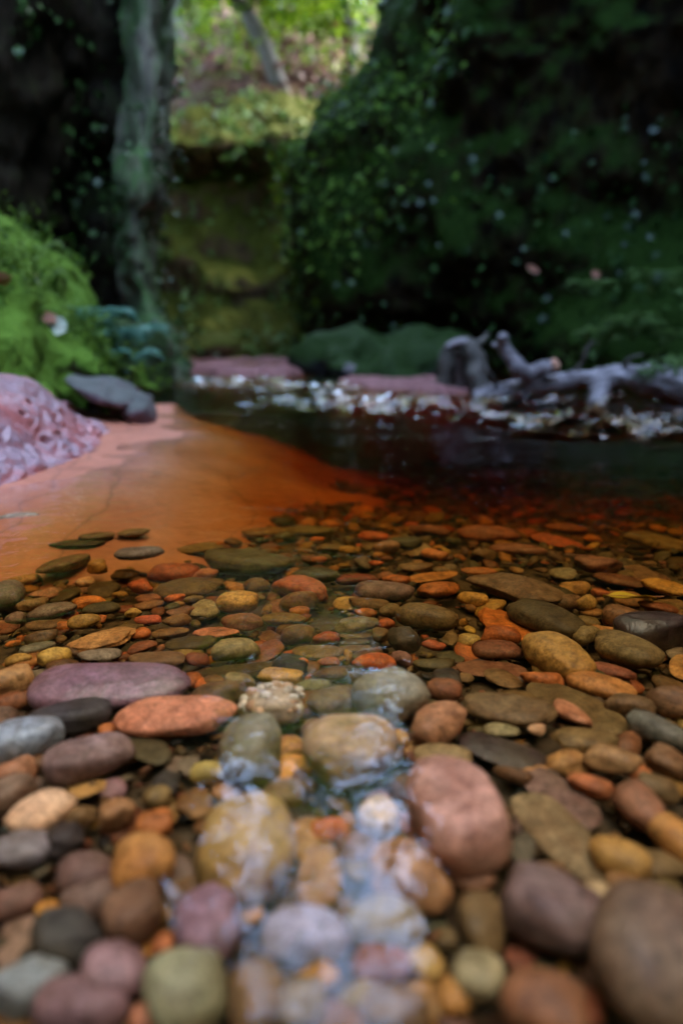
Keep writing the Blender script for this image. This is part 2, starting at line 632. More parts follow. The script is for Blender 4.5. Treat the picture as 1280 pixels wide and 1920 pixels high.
# ------------------------------------------------------------------ water
A0, A1 = G(355, 716)[:2], G(1290, 812)[:2]
RIF = np.array([G(300, 712)[:2], G(480, 722)[:2], G(620, 742)[:2], G(830, 768)[:2], G(1060, 785)[:2], G(1330, 815)[:2], G(1700, 850)[:2]])


def dist_polyline(P2, L):
    best = np.full(len(P2), 1e9)
    for a, b in zip(L[:-1], L[1:]):
        ab = b - a
        t = np.clip(((P2 - a) @ ab) / (ab @ ab), 0, 1)
        best = np.minimum(best, np.linalg.norm(P2 - (a + t[:, None] * ab), axis=1))
    return best


wx = np.concatenate([np.linspace(-3.6, -1.25, 16)[:-1], np.linspace(-1.25, 1.9, 330), np.linspace(1.92, 3.8, 40)])
wy = np.concatenate([np.linspace(-3, 0, 20)[:-1], np.linspace(0, 1.2, 80)[:-1], np.linspace(1.2, 3.6, 260)[:-1], np.linspace(3.6, 6.5, 150)[:-1], np.linspace(6.5, 11, 30)])
WX, WY = np.meshgrid(wx, wy)
q = np.stack([WX.ravel(), WY.ravel()], 1)
dr = dist_polyline(q, RIF)
p3 = np.stack([q[:, 0], q[:, 1], np.zeros(len(q))], 1)
behind = sstep(-0.1, 0.25, q[:, 1] - np.interp(q[:, 0], RIF[::1, 0][np.argsort(RIF[:, 0])], RIF[np.argsort(RIF[:, 0]), 1]))
amp = np.exp(-(dr / (0.10 + 0.12 * q[:, 1])) ** 2) * (0.45 + 0.55 * sstep(-0.3, 0.4, vnoise(p3 * np.array([1.2, 5, 1]), 3))) + 0.22 * behind + 1.0 * sstep(0.15, 0.8, q[:, 0]) * sstep(1.25, 1.7, q[:, 1]) * sstep(-0.2, 0.5, vnoise(p3 * np.array([1.5, 9, 1]), 4))
waves = 0.016 * fbm(p3 * np.array([9, 17, 1]), 3, 40) + 0.012 * (1 - np.abs(vnoise(p3 * np.array([14, 24, 1]), 44)) * 2)
waves = waves + 0.005 * vnoise(p3 * np.array([34, 55, 1]), 46)
wz = amp * waves + 0.0006 * vnoise(p3 * np.array([7, 10, 1]), 50) * sstep(0.2, 1.2, q[:, 1])
wz = wz + 0.004 * sstep(1.0, 2.2, q[:, 1]) * vnoise(p3 * np.array([2.2, 7, 1]), 52)
step = 0.05 * sstep(0, 0.35, q[:, 1] - 4.6)          # the little fall at the head of the pool
wz = wz + step
nr, nc = WX.shape
top = np.stack([WX, WY, wz.reshape(WX.shape)], 2).reshape(-1, 3)
rim = np.concatenate([np.arange(nc), np.arange(1, nr) * nc + nc - 1, (nr - 1) * nc + np.arange(nc - 2, -1, -1), np.arange(nr - 2, 0, -1) * nc])
low = top[rim].copy()
low[:, 2] = -0.9
nb = len(top)
faces = grid_faces(nr, nc).tolist()
k = len(rim)
for i in range(k):
    j = (i + 1) % k
    faces.append([int(rim[j]), int(rim[i]), nb + i, nb + j])
faces.append([nb + i for i in range(k)][::-1])
water = link_mesh('stream_water', mesh_from('stream_water', np.concatenate([top, low]), faces), water_material())
tag(water, 'clear peat-brown stream water over the pebbles with a sparkling riffle', None, None, 'structure')

# ------------------------------------------------------------------ cliffs


def build_grid_object(name, C, nr, nc, mat, disp, freq, seed, kind=None, toward=(0, 1.5, 1.0), parent=None, extra=None, terr=0.0):
    V = upsample(np.asarray(C, float), nr, nc)
    N = grid_normals(V)
    if np.mean(np.sum(N * (np.array(toward) - V), 2)) < 0:
        N = -N
        flip = True
    else:
        flip = False
    p = V.reshape(-1, 3)
    d = disp * fbm(p * freq, 5, seed, 0.55)
    if terr:
        q = p[:, 2] / terr + 0.6 * vnoise(p * 0.8, seed + 9)
        d = d + 0.35 * disp * (np.abs((q % 1.0) - 0.5) * 2 - 0.5)
    if extra is not None:
        d = d + extra(p)
    W = p + N.reshape(-1, 3) * d[:, None]
    me = mesh_from(name, W, grid_faces(nr, nc, flip))
    o = link_mesh(name, me, mat, parent)
    return o, W.reshape(nr, nc, 3), N


def scatter_leaves(name, W, N, count, size, mat, parent, seed, mask=None, droop=0.6, lift=0.02, aspect=0.7):
    r = np.random.default_rng(seed)
    nr, nc = W.shape[:2]
    i = r.integers(0, nr - 1, count * 3)
    j = r.integers(0, nc - 1, count * 3)
    p, n = W[i, j], N[i, j]
    keep = vnoise(p * 1.7, seed) + 0.5 * vnoise(p * 5.1, seed + 1) > 0.05
    if mask is not None:
        keep &= mask(p)
    p, n = p[keep][:count], n[keep][:count]
    m = len(p)
    p = p + n * (lift * r.random((m, 1)) + 0.004) + r.normal(0, size * 1.5, (m, 3))
    d = r.normal(size=(m, 3)) * 0.7 + np.array([0, 0, -droop]) + n * 0.5
    nn = n + r.normal(size=(m, 3)) * 0.45
    L = size * (0.6 + 0.8 * r.random(m))
    v, f = leaf_mesh(p, d, nn, L, L * aspect)
    o = link_mesh(name, mesh_from(name, v, f), mat, parent, smooth=False)
    o['kind'] = 'stuff'
    return o


# left cliff: face darkened for shade, ending in a mossy pillar paled for light
zl = [-0.3, 0.0, 0.21, 0.43, 0.65, 0.85, 1.15, 1.47, 1.8, 2.4, 3.4, 4.8, 6.5]
eR = [366, 356, 322, 296, 288, 288, 306, 318, 322, 322, 318, 312, 305]
eL = [300, 285, 262, 236, 218, 205, 214, 224, 222, 220, 215, 210, 200]
C = []
for z, a, b in zip(zl, eL, eR):
    lean = 0.32 * max(0.0, min(z, 3.0) - 0.5)  # overhang put into the shape to shade the face
    row = [np.array([2.8, -4.0, z]), np.array([0.0, -4.3, z]), np.array([-2.6, -3.4, z]), np.array([-2.7, 0.0, z]), np.array([-2.55 + 0.1 * lean, 2.0, z]),  # first columns are unseen, added behind the camera to cut skylight
           PZ(-60, z, 3.5 - lean * 0.6), PZ(50, z, 3.9 - lean), PZ(140, z, 4.35 - lean), PZ(a - 22, z, 4.35 - lean * 0.7), PZ(a, z, 3.98 - 0.2 * lean),
           PZ(a * 0.6 + b * 0.4, z, 3.76), PZ(a * 0.2 + b * 0.8, z, 3.80), PZ(b, z, 4.05), PZ(b - 4, z, 4.7), PZ(b - 40, z, 6.5), PZ(b - 60, z, 9.5)]
    C.append(row)
C = np.array(C)
dark_cols = C[:, :11].copy()
for k, (z, a) in enumerate(zip(zl, eL)):
    lean = 0.32 * max(0.0, min(z, 3.0) - 0.5)
    dark_cols[k, 9] = PZ(a + 25, z, 4.4 - 0.4 * lean)
    dark_cols[k, 10] = PZ(a + 60, z, 4.9)
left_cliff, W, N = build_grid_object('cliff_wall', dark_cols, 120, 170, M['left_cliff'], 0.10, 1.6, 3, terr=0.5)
tag(left_cliff, 'dark overhanging rock wall on the left bank behind the mossy mound', 'cliff', None, 'structure')
scatter_leaves('ivy_leaves', W, N, 900, 0.05, M['leaf_ivy'], left_cliff, 5, lambda p: p[:, 1] > 1.5)
pillar, W, N = build_grid_object('rock_pillar', C[:, 9:], 150, 90, M['pillar'], 0.045, 4.0, 8, toward=(1.5, 2.0, 1.0))
tag(pillar, 'mossy rock pillar paled for edge light, with flared foot at the left cliff edge', 'rock pillar', None, 'structure')
scatter_leaves('ivy_leaves', W, N, 700, 0.04, M['leaf_ivy'], pillar, 6, lambda p: p[:, 1] < 5.0)

# right cliff: mossy bulging wall
zr = [-0.3, 0.05, 0.21, 0.5, 0.96, 1.31, 1.78, 2.0, 2.28, 2.72, 2.95, 4.4, 6.5]
er = [640, 630, 615, 590, 566, 556, 558, 598, 648, 700, 738, 800, 830]
C = []
for z, e in zip(zr, er):
    und = 0.6 * (1 - sstep(0.1, 0.75, z))            # undercut foot
    back = 0.28 * max(0.0, z - 1.5)
    over = 0.22 * max(0.0, min(z, 3.2) - 0.8)
    foot = 0.7 * (1 - sstep(0.1, 0.9, z))
    C.append([PZ(e + 40, z, 9.5), PZ(e + 4, z, 7.2 + back), PZ(e, z, 6.4 + und * 0.3 + back), PZ(e + 28, z, 5.95 + und + back * 0.8), PZ(max(700, e + 60), z, 5.5 + und + back * 0.6),
              PZ(max(850, e + 120), z, 5.05 + und - 0.3 * over), PZ(max(1000, e + 220), z, 4.75 + 0.4 * und - over), PZ(1150, z, 4.5 - foot - over), PZ(1320, z, 4.1 - foot * 1.1 - over),
              np.array([2.4 - 0.5 * over, 2.4, z]), np.array([2.5 - 0.5 * over, 0.0, z]), np.array([2.9, -3.8, z])])
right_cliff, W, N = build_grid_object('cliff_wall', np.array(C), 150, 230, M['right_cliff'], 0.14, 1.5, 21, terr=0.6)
tag(right_cliff, 'tall moss-covered cliff filling the right side behind the driftwood', 'cliff', None, 'structure')
scatter_leaves('ivy_leaves', W, N, 2600, 0.06, M['leaf_ivy'], right_cliff, 15, lambda p: p[:, 1] > 1.5, lift=0.05)
scatter_leaves('fern_leaves', W, N, 800, 0.06, M['leaf_fern'], right_cliff, 16, lambda p: (p[:, 2] < 0.75) & (p[:, 0] > 1.0) & (p[:, 1] > 1.5), lift=0.05)
scatter_leaves('moss_tufts', W, N, 5000, 0.06, M['leaf_bright'], right_cliff, 17, lambda p: (p[:, 0] < 0.05 + 0.12 * np.maximum(0, p[:, 2] - 1.6)) & (p[:, 1] > 5.6) & (p[:, 2] < 2.6), lift=0.03)
scatter_leaves('moss_blades', W, N, 5000, 0.05, M['moss_blade'], right_cliff, 18, lambda p: (p[:, 1] > 3.0) & (p[:, 0] < 0.7), lift=0.03)

# rear cliff with an undercut ledge
rows = [(690, 8.0), (640, 8.2), (575, 8.9), (520, 9.0), (450, 9.15), (390, 9.35), (345, 9.6), (305, 9.7), (290, 9.05), (265, 8.85), (235, 9.1), (214, 9.6), (216, 10.6), (250, 13.0)]
C = [[P(px, py + 8 * math.sin(px * 0.02), Y + 0.5 * ((px - 420) / 300) ** 2) for px in (120, 220, 300, 370, 440, 510, 580, 660, 760)] for py, Y in rows]
rear_cliff, W, N = build_grid_object('cliff_wall', C, 130, 150, M['rear_cliff'], 0.30, 1.1, 33, terr=0.5)
tag(rear_cliff, 'olive mossy rear cliff with dark undercut ledge closing the gorge', 'cliff', None, 'structure')
scatter_leaves('moss_tufts', W, N, 2200, 0.09, M['leaf_fern'], rear_cliff, 25, lift=0.05)

# forest floor above the rear cliff
C = []
for Y, el in ((9.9, 13.0), (10.5, 16.2), (11.0, 17.2), (11.5, 18.2), (14, 20.0), (18, 21.2), (24, 22.0), (34, 22.5)):
    C.append([np.array([x * Y / 10, Y + 0.4 * math.sin(x), CAM_H + Y * math.tan(math.radians(el)) + 0.03 * Y * abs(x) / 4]) for x in (-8, -5, -3, -1.6, -0.8, 0, 0.8, 2, 5, 8)])
slope, SW, SN = build_grid_object('forest_slope', C, 110, 120, M['litter'], 0.28, 0.8, 41, toward=(0, 5, 30))
tag(slope, 'leaf-strewn reddish forest slope above the rear cliff', None, None, 'structure')
fl = scatter_leaves('leaf_litter', SW, SN, 1800, 0.13, M['leaf_litter'], slope, 28, lambda p: p[:, 1] < 18, droop=0.0)
scatter_leaves('undergrowth', SW, SN, 3200, 0.15, M['leaf_bright'], slope, 29, lambda p: (p[:, 1] > 10.5) & (p[:, 1] < 20), droop=-0.3, lift=0.4, aspect=0.35)

# ------------------------------------------------------------------ trees above the gorge


def make_tree(base, trunk_pts, r0, crown, n_leaf, leaf, label, seed, name='tree'):
    """trunk_pts: offsets from the base; crown: list of (branch start fraction, tip offset, spread)"""
    r = np.random.default_rng(seed)
    root = empty(name, base)
    T = catmull(np.array([(0, 0, -0.3)] + list(trunk_pts)), 16)
    v, f = tube(T, np.linspace(r0, r0 * 0.35, 16), 9, seed, r0 * 0.15, 6)
    link_mesh('trunk', mesh_from('trunk', v, f), M['bark'], root)
    pts, dirs = [], []
    for (fr, tip, sp) in crown:
        s = T[int(fr * 15)]
        tip = np.array(tip, float)
        mid = (s + tip) / 2 + np.array([0, 0, 0.18 * np.linalg.norm(tip - s)])
        B = catmull(np.array([s, mid, tip]), 10)
        v, f = tube(B, np.linspace(r0 * 0.4, r0 * 0.06, 10), 6, seed, r0 * 0.05, 6)
        link_mesh('branch', mesh_from('branch', v, f), M['bark'], root)
        n = int(n_leaf / len(crown))
        t = r.random(n) ** 0.7
        c = B[np.clip((t * 9).astype(int), 0, 9)]
        off = r.normal(size=(n, 3)) * np.array([sp, sp, sp * 0.42])
        # twigs: leaves gather round a number of twig ends
        tw = r.normal(size=(max(4, n // 34), 3)) * np.array([sp, sp, sp * 0.45])
        off = tw[r.integers(0, len(tw), n)] + off * 0.26
        off[:, 2] -= 0.10 * np.linalg.norm(off[:, :2], axis=1)
        pts.append(c + off)
        dirs.append(off * 0.6 + r.normal(size=(n, 3)) * 0.4 * sp)
    pts, dirs = np.concatenate(pts), np.concatenate(dirs)
    nn = np.array([0, 0, 1.0]) + r.normal(size=pts.shape) * 0.45
    L = leaf * (0.6 + 0.8 * r.random(len(pts)))
    v, f = leaf_mesh(pts, dirs, nn, L, L * 0.62)
    link_mesh('crown', mesh_from('crown', v, f), M['leaf_bright'], root, smooth=False)
    tag(root, label, 'tree', 'trees above the gorge')
    return root


def slope_at(px, Y):
    x = PZ(px, 4.0, Y)[0]
    k = np.argmin((SW[:, :, 0] - x) ** 2 + (SW[:, :, 1] - Y) ** 2)
    return SW.reshape(-1, 3)[k]


b = slope_at(535, 10.4)
make_tree(b, [(-0.25, -0.1, 0.35), (-0.55, -0.1, 0.9), (-0.75, -0.2, 1.6), (-0.8, -0.2, 2.6)], 0.13,
          [(0.45, (-1.7, -0.6, 1.2), 0.35), (0.5, (0.7, -0.5, 1.0), 0.35), (0.6, (1.3, -0.3, 1.5), 0.35), (0.7, (-1.5, -0.4, 2.0), 0.4), (0.8, (0.4, -0.4, 2.2), 0.4), (0.95, (-0.6, -0.2, 2.9), 0.45)],
          2600, 0.13, 'leaning dark trunk with lime-green sprays rooted at the rear cliff top', 51)
b = slope_at(515, 14.5)
make_tree(b, [(0.05, 0, 2.2), (0.0, 0, 4.6), (-0.3, 0, 8.0), (-0.2, 0, 12.0)], 0.2,
          [(0.35, (-1.8, -0.4, 1.5), 0.5), (0.45, (1.6, -0.4, 1.9), 0.5), (0.4, (-1.9, -0.3, 3.2), 0.55), (0.45, (1.7, -0.3, 3.6), 0.55), (0.5, (0.4, -0.6, 5.4), 0.4), (0.6, (-0.6, -0.5, 6.4), 0.4), (0.7, (0.5, -0.5, 7.6), 0.4), (0.8, (-0.7, -0.5, 9.0), 0.45), (0.95, (-0.2, 0, 12.0), 0.7)],
          4500, 0.18, 'straight grey tree trunk at top centre beneath bright green leaves', 52)
b = slope_at(560, 17.0)
make_tree(b, [(0.05, 0, 2.5), (0.3, 0, 5.2), (0.2, 0, 8.0), (0.6, 0, 10.5)], 0.16,
          [(0.3, (-1.6, -0.4, 1.6), 0.6), (0.4, (1.6, -0.4, 1.8), 0.6), (0.5, (-1.4, -0.3, 3.6), 0.6), (0.6, (0.9, -0.4, 5.6), 0.5), (0.8, (-0.5, -0.4, 8.4), 0.5), (0.95, (0.6, 0, 10.6), 0.5)],
          3600, 0.2, 'thinner far trunk just right of the straight grey trunk', 53)
b = slope_at(655, 12.5)
make_tree(b, [(0.0, 0, 0.8), (0.05, 0, 1.8), (0.1, 0, 3.0), (0.2, 0, 4.0)], 0.12,
          [(0.3, (-0.9, -0.5, 0.9), 0.4), (0.45, (-1.1, -0.5, 1.6), 0.45), (0.6, (0.8, -0.4, 2.0), 0.5), (0.95, (0.1, 0, 4.0), 0.6)],
          2400, 0.16, 'yellow-green young tree leaning against the right cliff top', 54)
b = slope_at(350, 13.0)
make_tree(b, [(0.0, 0, 0.8), (0.05, 0, 1.6), (-0.1, 0, 2.4), (-0.1, 0, 3.2)], 0.12,
          [(0.3, (0.9, -0.5, 0.9), 0.45), (0.45, (1.1, -0.5, 1.6), 0.5), (0.6, (-0.8, -0.4, 2.0), 0.5), (0.95, (0.0, 0, 3.0), 0.5)],
          2200, 0.16, 'leafy green tree at top left beside the rock pillar', 55)

make_tree((-2.9, 6.2, 6.0), [(0.3, -0.1, 1.0), (0.7, -0.2, 2.0), (1.2, -0.3, 2.8), (1.8, -0.4, 3.4)], 0.16,
          [(0.4, (1.4, -0.6, 1.4), 0.45), (0.6, (2.4, -0.5, 2.2), 0.5), (0.75, (2.9, 0.2, 3.0), 0.5), (0.95, (3.4, -0.8, 3.2), 0.5), (0.9, (2.2, -1.0, 4.2), 0.55), (0.5, (0.2, -0.8, 3.0), 0.5)],
          3600, 0.16, 'tree leaning out over the gorge from the left cliff top above the picture', 56)
make_tree((2.6, 6.4, 6.0), [(-0.3, -0.1, 1.0), (-0.7, -0.2, 2.0), (-1.1, -0.3, 2.8), (-1.6, -0.4, 3.6)], 0.16,
          [(0.4, (-1.5, -0.4, 1.2), 0.45), (0.6, (-2.0, -0.5, 2.4), 0.5), (0.75, (-2.6, 0.2, 3.4), 0.5), (0.95, (-2.4, -0.8, 4.2), 0.55), (0.5, (0.2, -0.8, 3.0), 0.5)],
          5000, 0.16, 'tree leaning out over the gorge from the right cliff top above the picture', 57)

def boulder(name, c, size, seed, mat, label, cat='boulder', planes=10, p=9, noise_a=0.10, group=None):
    o = link_mesh(name, pebble_mesh(name, size, seed, planes, p, noise_a, 4), mat)
    o.location = c
    tag(o, label, cat, group)
    return o


ICO = {}
for lev in (1, 2, 3, 4, 5):
    bm = bmesh.new()
    bmesh.ops.create_icosphere(bm, subdivisions=lev, radius=1.0)
    ICO[lev] = (np.array([v.co[:] for v in bm.verts]), [[v.index for v in f.verts] for f in bm.faces])
    bm.free()


def pebble_shape(seed, planes, power, noise_a, level, boxy=1.0):
    """unit stone: a ball cut by soft random planes, then worn; fills the box [-1,1]"""
    r = np.random.default_rng(seed)
    d, F = ICO[level]
    n = r.normal(size=(planes, 3))
    n /= np.linalg.norm(n, axis=1, keepdims=True)
    h = r.uniform(0.62, 0.95, planes)
    s = np.maximum(0, d @ n.T / h) ** power
    rad = (1 + s.sum(1)) ** (-1.0 / power)
    rad = rad * (1 + noise_a * fbm(d * 1.3 + seed * 3.7, 2, seed) + 0.15 * noise_a * fbm(d * 5 + seed, 3, seed + 5))
    V = d * rad[:, None]
    V = np.sign(V) * np.abs(V) ** boxy
    lo, hi = V.min(0), V.max(0)
    return (V - (lo + hi) / 2) / ((hi - lo) / 2), F


def pebble_mesh(name, size, seed, planes=6, power=7, noise_a=0.05, level=3, lin=None, boxy=1.0):
    V, F = pebble_shape(seed, planes, power, noise_a, level, boxy)
    V = V @ lin.T if lin is not None else V * np.array(size)
    return mesh_from(name, V, F)


# ------------------------------------------------------------------ left bank
# pink pitted sandstone in front
foot = [(-250, 1020), (-110, 962), (0, 914), (60, 892), (120, 866), (178, 842), (214, 824)]
crest = [(-250, 660), (-110, 680), (0, 698), (55, 710), (105, 742), (160, 792), (206, 822)]
C = []
for t in np.linspace(-0.18, 1.25, 9):
    row = []
    for (fx, fy), (cx, cy) in zip(foot, crest):
        g = G(fx, fy, 0.0)
        tc = min(1.0, max(0.0, t))
        c = P(cx, cy, g[1] + 0.42)
        p = g + (c - g) * tc
        bulge = math.sin(math.pi * tc) * np.array([0.02, -0.05, 0.035])
        p = p + bulge * (0.4 + 0.6 * min(1, (cx - fx + 500) / 500))
        if t < 0:
            p = g + np.array([0.02, -0.02, t * 0.3])
        if t > 1:
            p = c + np.array([-0.02, (t - 1) * 1.6, -(t - 1) * 0.5])
        row.append(p)
    C.append(row)


def pits(p):
    w = p + 0.010 * np.stack([vnoise(p * 30, 7), vnoise(p * 30, 8), vnoise(p * 30, 9)], 1)
    d1, d2 = worley(w * np.array([20, 20, 26]), 60)
    lowpart = 1 - sstep(0.055, 0.125, p[:, 2] + 0.02 * vnoise(p * 12, 67))
    knob = 0.007 * sstep(0.0, 0.5, d2 - d1) - 0.007 - 0.020 * sstep(0.30, 0.16, d1)
    e1, _ = worley(w * 55, 70)
    return knob * (0.06 + 0.94 * lowpart) - 0.002 * lowpart * sstep(0.35, 0.1, e1) + 0.005 * vnoise(p * np.array([5, 5, 30]), 66)


pitted, W, N = build_grid_object('sandstone_rock', C, 200, 280, M['pink_rock'], 0.010, 7, 61, toward=(0, 0.3, 0.6), extra=pits)
tag(pitted, 'pink pitted sandstone rock at the left water edge', 'rock')

# moss mound above it
C = []
prof = [(-420, 150, 2.6), (-200, 300, 2.5), (-60, 375, 2.4), (10, 410, 2.35), (55, 478, 2.3), (100, 560, 2.25), (150, 622, 2.2), (200, 702, 2.1)]
base = [(-420, 690, 1.35), (-200, 695, 1.4), (-60, 700, 1.48), (10, 712, 1.56), (60, 722, 1.62), (110, 722, 1.85), (160, 724, 1.95), (205, 730, 2.0)]
for t in np.linspace(-0.2, 1.25, 9):
    row = []
    for a, bb in zip(prof, base):
        pa, pb = P(*a), P(*bb)
        tc = min(1, max(0, t))
        p = pb + (pa - pb) * tc + math.sin(math.pi * tc) * np.array([0, -0.07, 0.05])
        if t < 0:
            p = pb + np.array([0, 0.1, t])
        if t > 1:
            p = pa + np.array([0, (t - 1) * 2.2, -(t - 1) * 0.4])
        row.append(p)
    C.append(row)
mound, W, N = build_grid_object('mossy_bank', C, 110, 130, M['bank_moss'], 0.035, 6, 71, toward=(0, 0, 1.5))
tag(mound, 'bright green mossy bank mound above the pink rock', 'bank')
scatter_leaves('moss_blades', W, N, 9000, 0.022, M['moss_blade'], mound, 72, None, droop=0.15, lift=0.006, aspect=0.3)

# overhanging ledge: a curved lip over a dark hollow
ledge = boulder('ledge_rock', P(200, 733, 1.86), (0.115, 0.17, 0.033), 23, M['ledge_rock'], 'purple-grey tilted rock lip over a dark hollow beside the pink rock', 'rock', 9, 9, 0.12)
_v = np.array([v.co[:] for v in ledge.data.vertices])
_n = np.array([v.normal[:] for v in ledge.data.vertices])
_v = _v + _n * (0.010 * fbm(_v * 22, 4, 75))[:, None]
ledge.data.vertices.foreach_set('co', _v.ravel())
ledge.data.update()
ledge.rotation_euler = (math.radians(-4), math.radians(17), math.radians(-8))
foot_ = link_mesh('foot', pebble_mesh('foot', (0.042, 0.10, 0.058), 31, 9, 8, 0.2, 4), M['ledge_rock'], ledge)
foot_.matrix_parent_inverse = (Matrix.Translation(ledge.location) @ ledge.rotation_euler.to_matrix().to_4x4()).inverted()
foot_.location = P(262, 776, 1.82)
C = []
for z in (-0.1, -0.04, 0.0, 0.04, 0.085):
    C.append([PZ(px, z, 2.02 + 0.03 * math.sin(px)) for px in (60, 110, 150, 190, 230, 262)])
hollow, _, _ = build_grid_object('hollow_shade_rock', C, 30, 50, M['hollow'], 0.015, 9, 77)
tag(hollow, 'red rock darkened for shade at the back of the hollow under the lip', 'rock')

# shadowy bank behind with teal plants
C = []
prof = [(90, 560, 3.2), (150, 590, 3.1), (200, 598, 3.1), (238, 608, 3.1), (262, 640, 3.1), (275, 690, 3.1), (282, 745, 3.1)]
base = [(90, 760, 2.0), (150, 755, 2.05), (200, 752, 2.1), (238, 752, 2.2), (258, 756, 2.3), (270, 758, 2.4), (280, 758, 2.6)]
for t in np.linspace(-0.1, 1.1, 8):
    row = []
    for a, bb in zip(prof, base):
        pa, pb = P(*a), P(*bb)
        tc = min(1, max(0, t))
        p = pb + (pa - pb) * tc + math.sin(math.pi * tc) * np.array([0, -0.1, 0.06])
        if t < 0:
            p = pb + np.array([0, 0.05, t * 2])
        if t > 1:
            p = pa + np.array([0, (t - 1) * 5, 0])
        row.append(p)
    C.append(row)
bank2, BW, BN = build_grid_object('boulder', C, 70, 80, M['boulder'], 0.04, 5, 81, toward=(0, 0, 1.5))
tag(bank2, 'shaded grey boulder under teal leaves at the foot of the pillar', 'boulder')


def make_plant(name, base, n, length, spread, mat, label, seed, cat='plant', group=None, upness=0.8):
    """fronds with paired leaflets, each frond a part"""
    r = np.random.default_rng(seed)
    root = empty(name, base)
    for k in range(n):
        a = 2 * math.pi * (k + 0.5 * r.random()) / n
        L = length * (0.7 + 0.5 * r.random())
        out = np.array([math.cos(a), math.sin(a), 0])
        C = np.array([(0, 0, 0), out * L * 0.35 * spread + np.array([0, 0, L * 0.55 * upness]), out * L * 0.75 * spread + np.array([0, 0, L * 0.7 * upness]), out * L * spread + np.array([0, 0, L * 0.45 * upness])])
        B = catmull(C, 14)
        v, f = tube(B, np.linspace(length * 0.012, length * 0.004, 14), 4, 1, 0, cap=False)
        T = np.gradient(B, axis=0)
        side = np.cross(T, [0, 0, 1.0])
        side /= np.linalg.norm(side, axis=1, keepdims=True) + 1e-9
        pts = np.repeat(B[2:], 2, 0)
        sg = np.tile([1.0, -1.0], len(B) - 2)[:, None]
        dd = np.repeat(side[2:], 2, 0) * sg + np.repeat(T[2:], 2, 0) * 4
        wid = np.repeat(np.sin(np.linspace(0.6, 2.95, len(B) - 2)), 2)
        lv, lf = leaf_mesh(pts, dd, np.tile([0, 0, 1.0], (len(pts), 1)) + r.normal(size=(len(pts), 3)) * 0.2, L * 0.32 * wid + 0.002, L * 0.11 * wid + 0.002)
        V, F = join([(v, f), (lv.tolist(), lf.tolist())])
        link_mesh('frond', mesh_from('frond', V, F), mat, root, smooth=False)
    tag(root, label, cat, group)
    return root


def on(Wg, px, py):
    """nearest point of a surface grid to the line of sight of a pixel"""
    d = ray(px, py)
    d = d / np.linalg.norm(d)
    q = Wg.reshape(-1, 3) - np.array([0, 0, CAM_H])
    t = q @ d
    e = np.linalg.norm(q - t[:, None] * d, axis=1) + 0.02 * t
    return Wg.reshape(-1, 3)[np.argmin(e)]


for (px, py, L, lab, sd) in ((178, 640, 0.16, 'teal fern at the upper left end of the shaded boulder', 1), (215, 665, 0.18, 'broad teal fern in the middle of the shaded boulder', 2), (262, 660, 0.16, 'teal fern beside the foot of the rock pillar', 3),
                             (240, 705, 0.14, 'low teal fern hanging towards the water under the pillar', 4), (165, 690, 0.12, 'small teal fern next to the right end of the mossy bank', 5)):
    make_plant('fern', on(BW, px, py), 11, L, 0.8, M['leaf_teal'], lab, 90 + sd, 'fern', 'teal ferns on the left bank')
for (px, py, L, lab, sd) in ((72, 490, 0.09, 'tiny bright plant against the dark wall at the mound top', 6), (92, 530, 0.08, 'tiny bright plant halfway down the dark edge of the mound', 7)):
    make_plant('seedling', on(W, px, py), 5, L, 0.9, M['leaf_fern'], lab, 90 + sd, 'plant', 'seedlings on the mossy mound')


def fallen_leaf(p, length, width, yaw, mat, label, tilt=(0.2, 0.1), name='fallen_leaf'):
    """a leaf blade with a midrib, gently curled, thick enough to have two sides"""
    n, m = 13, 7
    V = []
    for i in range(n):
        t = i / (n - 1)
        w = width * 0.5 * math.sin(math.pi * t ** 0.85) ** 0.8 + 0.0004
        for j in range(m):
            s = j / (m - 1) * 2 - 1
            V.append(((t - 0.5) * length, s * w, 0.10 * length * (s * s * 0.5 * math.sin(math.pi * t)) + 0.04 * length * math.sin(7 * t) * s + 0.05 * length * t * t))
    V = np.array(V)
    F = grid_faces(n, m).tolist()
    B = V - np.array([0, 0, 0.0008])
    F2 = [[a + len(V) for a in q[::-1]] for q in F]
    me = mesh_from(name, np.concatenate([V, B]), F + F2)
    o = link_mesh(name, me, mat)
    o.location = p
    o.rotation_euler = (tilt[0], tilt[1], yaw)
    rib = np.stack([np.linspace(-0.62, 0.48, 12) * length, np.zeros(12), 0.05 * length * np.linspace(-0.05, 1, 12) ** 2 + 0.001], 1)
    v, f = tube(rib, np.linspace(0.016, 0.005, 12) * length, 5)
    link_mesh('midrib', mesh_from('midrib', v, f), M['leaf_brown'], o)
    tag(o, label, 'leaf', 'fallen leaves')
    return o


fallen_leaf(on(W, 12, 545) + np.array([0, -0.03, 0.02]), 0.085, 0.03, 2.7, M['leaf_brown'], 'orange-brown dead leaf at the left edge of the mossy mound', (0.9, 0.2))
fallen_leaf(on(W, 68, 525) + np.array([0, -0.03, 0.02]), 0.05, 0.025, 1.2, M['leaf_brown'], 'small brown dead leaf at the lower end of the thin twig', (0.9, 0.2))
fallen_leaf(on(W, 106, 610) + np.array([0, -0.04, 0.02]), 0.055, 0.035, 0.3, M['leaf_brown'], 'pale brown dead leaf just above the whitish leaf on the mound', (1.0, 0.2))
fallen_leaf(on(W, 122, 630) + np.array([0, -0.04, 0.02]), 0.075, 0.06, -0.4, M['leaf_pale'], 'whitish green leaf on the right shoulder of the mossy mound', (1.1, 0.2))
tw = catmull(np.array([P(8, 440, 2.2), P(28, 468, 2.15), P(48, 500, 2.12), P(74, 534, 2.1)]), 14)
v, f = tube(tw, np.linspace(0.009, 0.006, 14), 7, 3, 0.002, 40)
